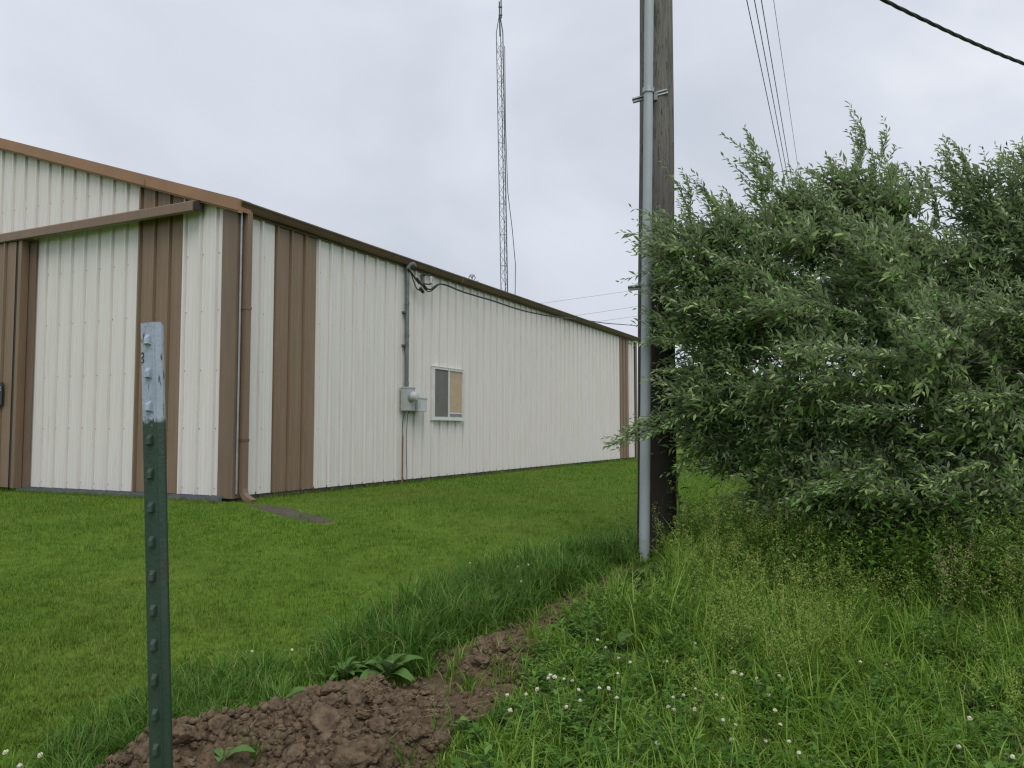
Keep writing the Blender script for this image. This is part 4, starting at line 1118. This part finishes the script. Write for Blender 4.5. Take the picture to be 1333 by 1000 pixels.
FRT = np.array([[1.55, 7.2], [1.5, 6.4], [2.0, 5.6], [3.4, 5.2], [4.9, 5.4], [5.3, 6.1], [3.2, 6.1], [2.2, 6.7]])
P = scatter(FRT, 420); leafy(P, rng.uniform(0.35, 0.72, len(P)), 18, (0.05, 0.10), (0.12, 0.24), M['meadow'], 'bright_weeds', 'bright green leafy weeds standing before the bush foot')
# clover foliage
CLV = np.array([ground(*p)[:2] for p in [(650, 1000), (670, 930), (690, 870), (740, 815), (830, 800), (960, 830), (1100, 900), (1250, 960), (1333, 1010), (1333, 1080), (650, 1080)]])
P = scatter(CLV, 1900, -0.02); n = len(P); hh = rng.uniform(0.05, 0.2, n); c = tops(P) + np.column_stack([np.zeros((n, 2)), hh])
q0 = rng.uniform(0, 6.28, n); VV, TT = [], []
for j_ in range(3):
    q = q0 + j_ * 2.094; d = np.stack([np.cos(q), np.sin(q), rng.uniform(-0.1, 0.4, n)], 1); s = np.stack([-np.sin(q), np.cos(q), 0*q], 1); L = rng.uniform(0.012, 0.02, n)[:, None]
    V = np.stack([c, c + d * L * 0.7 + s * L * 0.5, c + d * L * 1.15, c + d * L * 0.7 - s * L * 0.5], 1).reshape(-1, 3); b = (np.arange(n) * 4)[:, None] + j_ * n * 4
    VV.append(V); TT += [b + [[0, 1, 2]], b + [[0, 2, 3]]]
g0 = tops(P); b0 = 12 * n; sw = np.array([0.0009, 0.0009, 0])
VV.append(np.stack([g0 - sw, g0 + sw, c], 1).reshape(-1, 3)); TT.append(np.arange(3 * n).reshape(-1, 3) + b0)
stuff('clover_leaves', np.concatenate(VV), np.concatenate(TT), None, M['clover'], 'three-lobed clover leaves among the verge grass', 'clover')
# dry roots and straw on the soil
P = scatter(SOIL, 900, 0.02, avoid_soil=False); n = len(P); z = soil_z(P); q = rng.uniform(0, 6.28, n); L = rng.uniform(0.03, 0.11, n)
a = np.column_stack([P, z + 0.006]); b = a + np.stack([np.cos(q) * L, np.sin(q) * L, rng.uniform(0, 0.35, n) * L], 1); s = np.stack([-np.sin(q), np.cos(q), 0*q + 0.5], 1) * 0.0012
V = np.stack([a - s, a + s, b + s * 0.5, b - s * 0.5], 1).reshape(-1, 3)
stuff('dry_roots', V, None, np.arange(len(V)).reshape(-1, 4), M['straw'], 'dry roots and straw bits on the dug soil', 'straw')

cS = np.array([soil_hit(*p) for p in [(520, 985), (565, 962), (590, 945), (530, 1000), (470, 998), (585, 880), (560, 885), (610, 900), (700, 815), (330, 990), (660, 930), (640, 945)]])
n = len(cS) * 11; an = rng.uniform(0, 6.28, n); rr = np.abs(rng.normal(0, 0.018, n)); P = np.repeat(cS, 11, 0) + np.stack([np.cos(an) * rr, np.sin(an) * rr], 1)
V, T, Q = blades(np.column_stack([P, soil_z(P) - 0.01]), rng.uniform(0.05, 0.19, n), rng.uniform(0.005, 0.010, n), an, rng.uniform(0.2, 1.3, n), 4, rng.normal(0, 0.3, n))
stuff('soil_sprouts', V, T, Q, M['meadow'], 'sparse grass sprouts poking out of the dug soil', 'grass')

PTH = np.array([ground(*p)[:2] for p in [(560, 900), (610, 842), (690, 806), (770, 768), (820, 735), (838, 745), (790, 785), (730, 815), (690, 850), (670, 905), (600, 930)]])
c = scatter(PTH, 70, 0.0, 0.03, avoid_soil=False); n = len(c) * 12; an = rng.uniform(0, 6.28, n); rr = np.abs(rng.normal(0, 0.025, n)); P = np.repeat(c, 12, 0) + np.stack([np.cos(an) * rr, np.sin(an) * rr], 1)
V, T, Q = blades(np.column_stack([P, soil_z(P) - 0.01]), rng.uniform(0.04, 0.15, n), rng.uniform(0.004, 0.008, n), an, rng.uniform(0.2, 1.6, n), 4, rng.normal(0, 0.3, n))
stuff('path_sprouts', V, T, Q, M['weedgrass'], 'thin grass growing back over the dug strip toward the pole', 'grass')

# white clover heads, one thing each
hb = bmesh.new(); bmesh.ops.create_icosphere(hb, subdivisions=2, radius=1.0)
for v in hb.verts:
    v.co *= random.uniform(0.62, 1.12)
    if v.co.z < -0.35: v.co.x *= 1.15; v.co.y *= 1.15; v.co.z *= 0.8
hm = bpy.data.meshes.new('flower_head'); hb.to_mesh(hm); hb.free(); hm.materials.append(M['petal'])
mb = MB(); mb.tube([(0, 0, 0), (0.02, 0.0, 0.5), (0, 0, 1)], 0.0012, 4, False); stm = mb.mesh('stem'); stm.materials.append(M['stem'])
def clover(x, y, h, s, lab):
    e_ = empty('white_clover', (x, y, float(H(x, y)))); tag(e_, lab, 'clover', 'white clover flowers')
    st_ = obj('stem', stm, None, e_); st_.scale = (1, 1, h); 
    hd = obj('flower_head', hm, None, e_); hd.location = (0, 0, h); hd.scale = (s, s, s * 0.85); hd.rotation_euler = (random.uniform(-.4, .4), random.uniform(-.4, .4), random.uniform(0, 6))
def clover_px(px_, py_, h, s, lab):
    d = ray(px_, py_); Y = 4.0
    for _ in range(40):
        X = d[0] / d[1] * Y; z = float(H(X, Y)) + h; Y = 0.5 * Y + 0.5 * (z - CAMZ) / (d[2] / d[1])
    clover(X, Y, h, s, lab)
LC = 'small white clover flower head in the grass right of the trench'
for (a, b) in [(753,898),(755,912),(780,896),(792,896),(803,908),(699,897),(714,883),(716,879),(722,881),(734,884),(745,886),(685,904),(737,920),(876,908),(870,920),(904,923),(933,905),(941,909),(905,897),
               (941,937),(957,944),(952,963),(904,925),(856,968),(1262,935),(1248,972),(997,965),(1009,925),(1014,880),(965,878),(985,883),(1120,862),(905,838),(867,797),(805,857),(804,877),(778,833),(788,843),(820,862),(955,875),
               (1153,865),(1016,943),(1027,965),(990,890),(1000,905),(958,890),(877,924),(868,861),(1040,980),(890,905),(1318,985),(660,905),(664,925)]:
    clover_px(a, b, random.uniform(0.12, 0.24), random.uniform(0.0075, 0.012), LC)
for (a, b) in [(7, 979), (52, 983), (26, 997)]:
    clover_px(a, b, 0.10, 0.011, 'small white clover flower head in the grass at the bottom left corner')
for (a, b) in [(678, 757), (674, 738), (688, 735), (328, 848), (380, 846), (612, 733)]:
    clover_px(a, b, random.uniform(0.1, 0.2), 0.009, 'small pale flower head dotted in the lawn grass left of trench')

# dock plants with single leaves
def dock_leaf(L, W, seed):
    r_ = random.Random(seed); nS = 9; v, f = [], []
    for i in range(nS + 1):
        t = i / nS; wv = W * (0.10 if t < 0.18 else math.sin(math.pi * min(1, (t - 0.18) / 0.82) ** 0.8) ** 0.75 + 0.04) * 0.5
        a = t * 1.0; xx = L * (t - 0.22 * t * t); zz_ = L * (0.55 * t - 0.62 * t * t); wob = 0.006 * math.sin(i * 2.1 + seed)
        v += [(xx, -wv, zz_ + wv * 0.35 + wob), (xx, 0, zz_), (xx, wv, zz_ + wv * 0.35 - wob)]
    for i in range(nS):
        for j_ in (0, 1): f.append((3*i+j_, 3*i+3+j_, 3*i+4+j_, 3*i+1+j_))
    me = bpy.data.meshes.new('leaf'); me.from_pydata(v, [], f); me.polygons.foreach_set('use_smooth', [True]*len(f)); me.materials.append(M['dock']); me.update(); return me
def dock(px_, py_, n, L, lab, tilt=(-0.6, 0.2), W=0.32, lift=0.0, cat='plant', name='dock_plant'):
    g_ = ground(px_, py_); p = g_.copy()
    if poly_sd(p[None, :2], SOIL)[0] > 0: p[:2] = soil_hit(px_, py_); p[2] = z_at(p[0], p[1])
    e_ = empty(name, (p[0], p[1], p[2] + lift)); tag(e_, lab, cat)
    ms_ = [dock_leaf(1.0, W * random.uniform(0.8, 1.2), s) for s in range(4)]
    for k in range(n):
        o = obj('leaf', ms_[k % 4], None, e_); s = L * random.uniform(0.6, 1.1)
        o.scale = (s, s, s); o.rotation_euler = (random.uniform(-.25, .25), random.uniform(*tilt), k * 2.4 + random.uniform(-.3, .3))
    return e_
dock(505, 888, 20, 0.28, 'broad-leaved dock plant at the left edge of the trench', (-0.95, -0.02), 0.23, 0.02)
dock(447, 893, 12, 0.17, 'smaller leafy plant left of dock above the soil heap crest', (-0.95, -0.1), 0.26, 0.04)
dock(290, 1000, 4, 0.15, 'single seedling with wide leaves in the soil beside green post', (-0.7, -0.1), 0.36, 0.01)
dock(368, 925, 4, 0.17, 'pale withered leaf rosette at left of the soil heap', (-0.6, -0.1), 0.3, 0.02)
dock(812, 852, 9, 0.2, 'upright broad leaves in the verge right of the trench', (-1.2, -0.6), 0.26)
dock(640, 805, 8, 0.2, 'low leafy weed in the long grass above trench', (-0.8, -0.1), 0.4, 0.04)
def sapling(px_, py_, h, nl, lab):
    p = ground(px_, py_); e_ = empty('leafy_seedling', p); tag(e_, lab, 'plant')
    mb = MB(); mb.tube([(0, 0, 0), (0.01, 0, h * 0.5), (-0.01, 0.01, h)], [0.006, 0.005, 0.003], 6); mb.build('stem', M['stem'], e_, True)
    lm_ = dock_leaf(1.0, 0.42, 3)
    for k in range(nl):
        o = obj('leaf', lm_, None, e_); s = 0.15 * random.uniform(0.7, 1.1); o.scale = (s, s, s); o.location = (0, 0, h * (0.3 + 0.7 * k / nl)); o.rotation_euler = (0, random.uniform(-0.8, -0.1), k * 2.3)
sapling(884, 728, 0.75, 11, 'upright leafy seedling growing at the right foot of the utility pole')

# ------------------------------------------------------------------ the big silvery bush
def build_bush():
    br = np.random.default_rng(23)
    base = np.array([3.25, 7.5, float(H(3.25, 7.5))])
    root = empty('silvery_bush', base); tag(root, 'large wind-blown bush with silvery green narrow leaves beside the utility pole', 'bush')
    lobes = [(950,345,6.9,.52),(1030,335,7.2,.62),(1110,300,7.2,.55),(1130,400,6.6,.66),(1215,340,7.3,.6),(1300,330,7.2,.62),(1390,320,7.2,.8),(940,390,6.95,.30),(940,470,7.0,.30),
             (950,520,7.0,.42),(1040,470,6.5,.65),(1050,570,6.8,.5),(1160,510,6.3,.68),(1270,460,6.4,.7),(1170,610,6.5,.48),(1290,590,6.4,.6),(1400,500,6.6,.9),(1410,640,6.8,.7),
             (915,360,6.95,.16),(918,440,6.95,.16),(1000,420,8.1,.7),(1120,400,8.5,.8),(1250,420,8.5,.85),(1370,430,8.4,.95),(1080,550,8.2,.6),(1220,570,8.3,.75),(985,585,7.1,.3),(935,575,7.2,.24),(1100,650,6.4,.4),(1230,655,6.2,.42),(1330,660,6.2,.45),(1025,630,6.9,.28),(940,305,6.9,.30),(985,285,7.0,.32),(1055,280,7.1,.34),(905,330,6.9,.2),(1290,265,7.2,.36),(1180,285,7.3,.34)]
    L = [(at(a, b, c), r) for a, b, c, r in lobes]
    pts, dirs = [], []
    tot = sum(r ** 2 for _, r in L)
    for c, r in L:
        ns = max(5, int(470 * r * r / tot))
        for _ in range(ns):
            sd_ = br.normal(0, 1, 3); sd_ /= np.linalg.norm(sd_); sc_ = c + sd_ * r * br.uniform(0.35, 0.95) * np.array([1, 1, 0.9]); sr = br.uniform(0.13, 0.25)
            n = 18
            d = br.normal(0, 1, (n, 3)); d /= np.linalg.norm(d, axis=1)[:, None]
            p = sc_ + d * (sr * br.uniform(0.1, 1.0, (n, 1)) ** 0.5) * np.array([1.25, 1.0, 0.6])
            pts.append(p); dirs.append(d * 0.7 + sd_ * 0.6)
    pts = np.concatenate(pts); dirs = np.concatenate(dirs)
    # open gaps: drop twigs where a 3-D noise is low
    nz = vnoise(pts[:, 0] * 2.6 + 31, pts[:, 2] * 2.6 + pts[:, 1] * 1.9)
    k = (nz > 0.26) & (pts[:, 2] > base[2] + 0.35); pts, dirs = pts[k], dirs[k]
    # skeleton through a thinned set of points
    idx = br.permutation(len(pts))[:620]
    sk = pts[idx]
    nodes = [base + [q[0], q[1], 0] for q in br.normal(0, 0.22, (7, 2))]
    par = [-1] * 7; plen = [0.0] * 7
    for p in sk[np.argsort(np.linalg.norm(sk - base, axis=1))]:
        A = np.array(nodes); dd = np.linalg.norm(A - p, axis=1); cost = dd + 0.35 * np.array(plen) * 0.5
        j_ = int(np.argmin(cost))
        if dd[j_] > 0.45:
            mid = (A[j_] + p) / 2 + br.normal(0, 0.06, 3) + [0, 0, 0.05]; nodes.append(mid); par.append(j_); plen.append(plen[j_] + dd[j_] / 2); j_ = len(nodes) - 1; 
        nodes.append(p); par.append(j_); plen.append(plen[j_] + np.linalg.norm(nodes[j_] - p))
    A = np.array(nodes); cnt = np.ones(len(A))
    for i in range(len(A) - 1, -1, -1):
        if par[i] >= 0: cnt[par[i]] += cnt[i]
    rad = np.clip(0.0042 * cnt ** 0.45, 0.004, 0.06)
    mb = MB()
    for i in range(len(A)):
        if par[i] < 0: continue
        a, b = A[par[i]] - base, A[i] - base; m = (a + b) / 2 + br.normal(0, 0.03, 3)
        mb.tube([a - [0, 0, 0.05 if par[par[i]] < 0 else 0], m, b], [min(rad[par[i]], rad[i] * 1.35), rad[i] * 1.1, rad[i]], 5, False)
    # twigs and leaves
    V, T = [], []
    wind = np.array([-0.55, -0.05, 0.12])
    def spray(p0, d, L_, nl, ll, drop=0.12, wf=0.6, lw=0.55):
        t = np.linspace(0.04, 1, nl) ; q = np.array([d]) * t[:, None] * L_ + wind * (t[:, None] ** 2) * L_ * wf + np.sin(t[:, None] * 5.5 + br.uniform(0, 6)) * br.normal(0, 0.035, 3) * L_ - np.array([0, 0, 1]) * (t[:, None] ** 2) * L_ * drop
        c = p0 + q; tan = np.gradient(c, axis=0); tan /= np.linalg.norm(tan, axis=1)[:, None]
        r0 = br.normal(0, 1, 3); sv = np.cross(tan, r0); sv /= np.linalg.norm(sv, axis=1)[:, None] + 1e-9; up2 = np.cross(tan, sv)
        ph = np.arange(nl) * 2.4 + br.uniform(0, 6.28)
        o_ = sv * np.cos(ph)[:, None] + up2 * np.sin(ph)[:, None]
        ld = tan * 0.75 + o_ * 0.8 + wind * lw + br.normal(0, 0.18, (nl, 3)); ld /= np.linalg.norm(ld, axis=1)[:, None]
        return c, ld, nl
    Cs, Ds, Ls = [], [], []
    tw_v = []
    dist = None
    for i in range(len(pts)):
        d = dirs[i] * 0.65 + br.normal(0, 0.45, 3) + [0, 0, 0.35] + wind * 0.5; d /= np.linalg.norm(d)
        L_ = br.uniform(0.2, 0.46); nl = int(L_ / 0.019)
        p0 = pts[i] - dirs[i] * 0.1
        c, ld, nl = spray(p0, d, L_, nl, 0)
        Cs.append(c); Ds.append(ld); Ls.append((br.uniform(0.05, 0.115, nl) * br.uniform(0.8, 1.2)) * (1.05 - 0.45 * np.linspace(0, 1, nl) ** 3)); tw_v.append(c[::6])
    # long upright shoots and hanging sprigs that break the outline
    shoots = [((985,270),(966,168),6.95,.05),((1000,255),(985,196),7.0,0),((935,290),(900,232),6.9,0),((955,300),(945,250),6.9,0),((1105,240),(1112,147),7.2,.0),((1120,250),(1148,172),7.2,0),((1090,250),(1075,205),7.2,0),
              ((1130,270),(1165,215),7.2,0),((1190,290),(1180,215),7.3,0),((1255,270),(1243,184),7.2,0),((1240,280),(1222,190),7.2,0),((1275,280),(1270,225),7.2,0),((1330,280),(1320,185),7.1,0),((1345,290),(1333,195),7.1,0),((1215,300),(1205,228),7.3,0),
              ((1050,280),(1042,240),7.1,0),((1025,290),(1005,238),7.1,0),((900,340),(882,228),6.9,0),((880,350),(848,285),6.85,0),((905,395),(858,352),6.85,0),((895,450),(843,440),6.85,0.2),((905,490),(856,480),6.85,0.2),
              ((885,540),(788,572),6.8,0.1),((880,535),(812,560),6.8,0.15),((910,560),(885,610),6.9,0.2),((1120,420),(1010,385),6.0,0.1),((1180,470),(1065,455),5.8,.15),((1110,490),(1035,510),5.9,0.2),((1190,540),(1085,530),5.7,.2),((1260,450),(1180,420),5.8,.1),
              ((1150,600),(1070,640),5.8,.3),((1280,600),(1190,640),5.7,.3),((1080,620),(1020,655),5.9,.3),((1000,360),(930,340),6.4,.1),((1240,340),(1170,305),6.5,.1),((1333,420),(1240,400),5.9,.1),((1333,520),(1230,520),5.8,.2)]
    for (a, b, Y, drop) in shoots:
        p0, p1 = at(*a, Y), at(*b, Y - 0.08); v = p1 - p0; Lg = np.linalg.norm(v); nl = int(Lg / 0.012)
        for rep in range(2):
            c, ld, nl = spray(p0 + br.normal(0, 0.02, 3) * rep, (v - wind * Lg * 1.15 + [0, 0, Lg * drop]) / Lg + br.normal(0, 0.05, 3) * rep, Lg * (1 - 0.25 * rep), nl, 0, drop, 1.15, 1.1)
            Cs.append(c); Ds.append(ld); Ls.append(br.uniform(0.05, 0.078, nl) * (1.0 - 0.3 * np.linspace(0, 1, nl) ** 2)); tw_v.append(c[::8])
            if rep == 0:
                for kk_ in range(6):
                    q0 = c[int(nl * (0.12 + 0.12 * kk_))]; c2, l2, n2 = spray(q0, v / Lg + br.normal(0, 0.35, 3), Lg * (0.45 - 0.035 * kk_), max(6, int(nl * 0.35)), 0, drop, 0.9, 1.0)
                    Cs.append(c2); Ds.append(l2); Ls.append(br.uniform(0.045, 0.07, n2)); tw_v.append(c2[::6])
    for c in tw_v:
        if len(c) > 1: mb.tube([tuple(p - base) for p in c], np.linspace(0.0034, 0.0016, len(c)), 3, False)
    mb.build('branches', M['bark'], root)
    C = np.concatenate(Cs) - base; D = np.concatenate(Ds); LL = np.concatenate(Ls)[:, None]
    n = len(C); s = np.cross(D, br.normal(0, 0.5, (n, 3)) + [0, 0, 1.0]); s /= np.linalg.norm(s, axis=1)[:, None] + 1e-9; nn = np.cross(s, D)
    W_ = LL * br.uniform(0.125, 0.20, (n, 1))
    mid = C + D * LL * 0.48
    V = np.stack([C, mid + s * W_ + nn * W_ * 0.45, C + D * LL - nn * LL * 0.12, mid - s * W_ + nn * W_ * 0.45], 1).reshape(-1, 3)
    b = (np.arange(n) * 4)[:, None]; T = np.concatenate([b + [[0, 1, 2]], b + [[0, 2, 3]]], 0)
    o = obj('foliage', mesh_np('foliage', V, T), M['olive'], root)
    # a few bare dead twigs on the right
    for a, b2 in [((1250,480),(1333,410)),((1230,440),(1285,350)),((1260,470),(1330,480)),((1245,520),(1290,580)),((1270,450),(1320,395))]:
        mb = MB(); p, q = at(*a, 6.05) - base, at(*b2, 5.85) - base; m = (p + q) / 2 + br.normal(0, 0.03, 3); mb.tube([p, m, q], [0.007, 0.005, 0.002], 5, False)
        for _ in range(3):
            t = br.uniform(0.3, 0.9); w0 = p + (q - p) * t; mb.tube([w0, w0 + br.normal(0, 0.09, 3)], [0.003, 0.0015], 4, False)
        mb.build('dead_twig', M['bark'], root)
    print('bush leaves', n)
build_bush()

# ------------------------------------------------------------------ far trees past the field
def far_tree(px_, Y, h, r, lab, seed):
    br = np.random.default_rng(seed); x = ray(px_, 560)[0] / ray(px_, 560)[1] * Y
    e_ = empty('far_tree', (x, Y, GZ)); tag(e_, lab, 'tree', 'far trees across the field')
    mb = MB(); mb.tube([(0, 0, -0.1), (0.1, 0, h * 0.35), (0, 0, h * 0.7)], [0.3, 0.22, 0.08], 8)
    for k in range(6):
        q = k * 1.05; mb.tube([(0.05, 0, h * (0.3 + 0.05 * k)), (r * 0.6 * math.cos(q), r * 0.6 * math.sin(q), h * (0.5 + 0.05 * k))], [0.1, 0.04], 5)
    mb.build('trunk', M['bark'], e_)
    n = 5200; lob = br.normal(0, 1, (14, 3)) * [r * 0.5, r * 0.5, h * 0.15] + [0, 0, h * 0.6]
    c = lob[br.integers(0, 14, n)]; d = br.normal(0, 1, (n, 3)); d /= np.linalg.norm(d, axis=1)[:, None]
    c = c + d * (br.uniform(0.3, 1, (n, 1)) ** 0.5) * r * 0.42
    a = br.normal(0, 1, (n, 3)) * 0.22; b = br.normal(0, 1, (n, 3)) * 0.22
    V = np.stack([c - a, c + b, c + a, c - b], 1).reshape(-1, 3); obj('crown', mesh_np('crown', V, None, np.arange(len(V)).reshape(-1, 4)), M['fartree'], e_)
far_tree(893, 92, 7.5, 3.0, 'far hazy tree seen just right of the utility pole', 1)
far_tree(925, 105, 9.0, 3.6, 'far tree glimpsed through the left side of the bush', 2)
far_tree(985, 98, 7.5, 3.4, 'far tree glimpsed through the middle of the bush', 3)

print('TRIANGLES', sum(sum(len(p.vertices) - 2 for p in []) for o in []) or sum(len(o.data.loops) - 2 * len(o.data.polygons) for o in bpy.data.objects if o.type == 'MESH'))
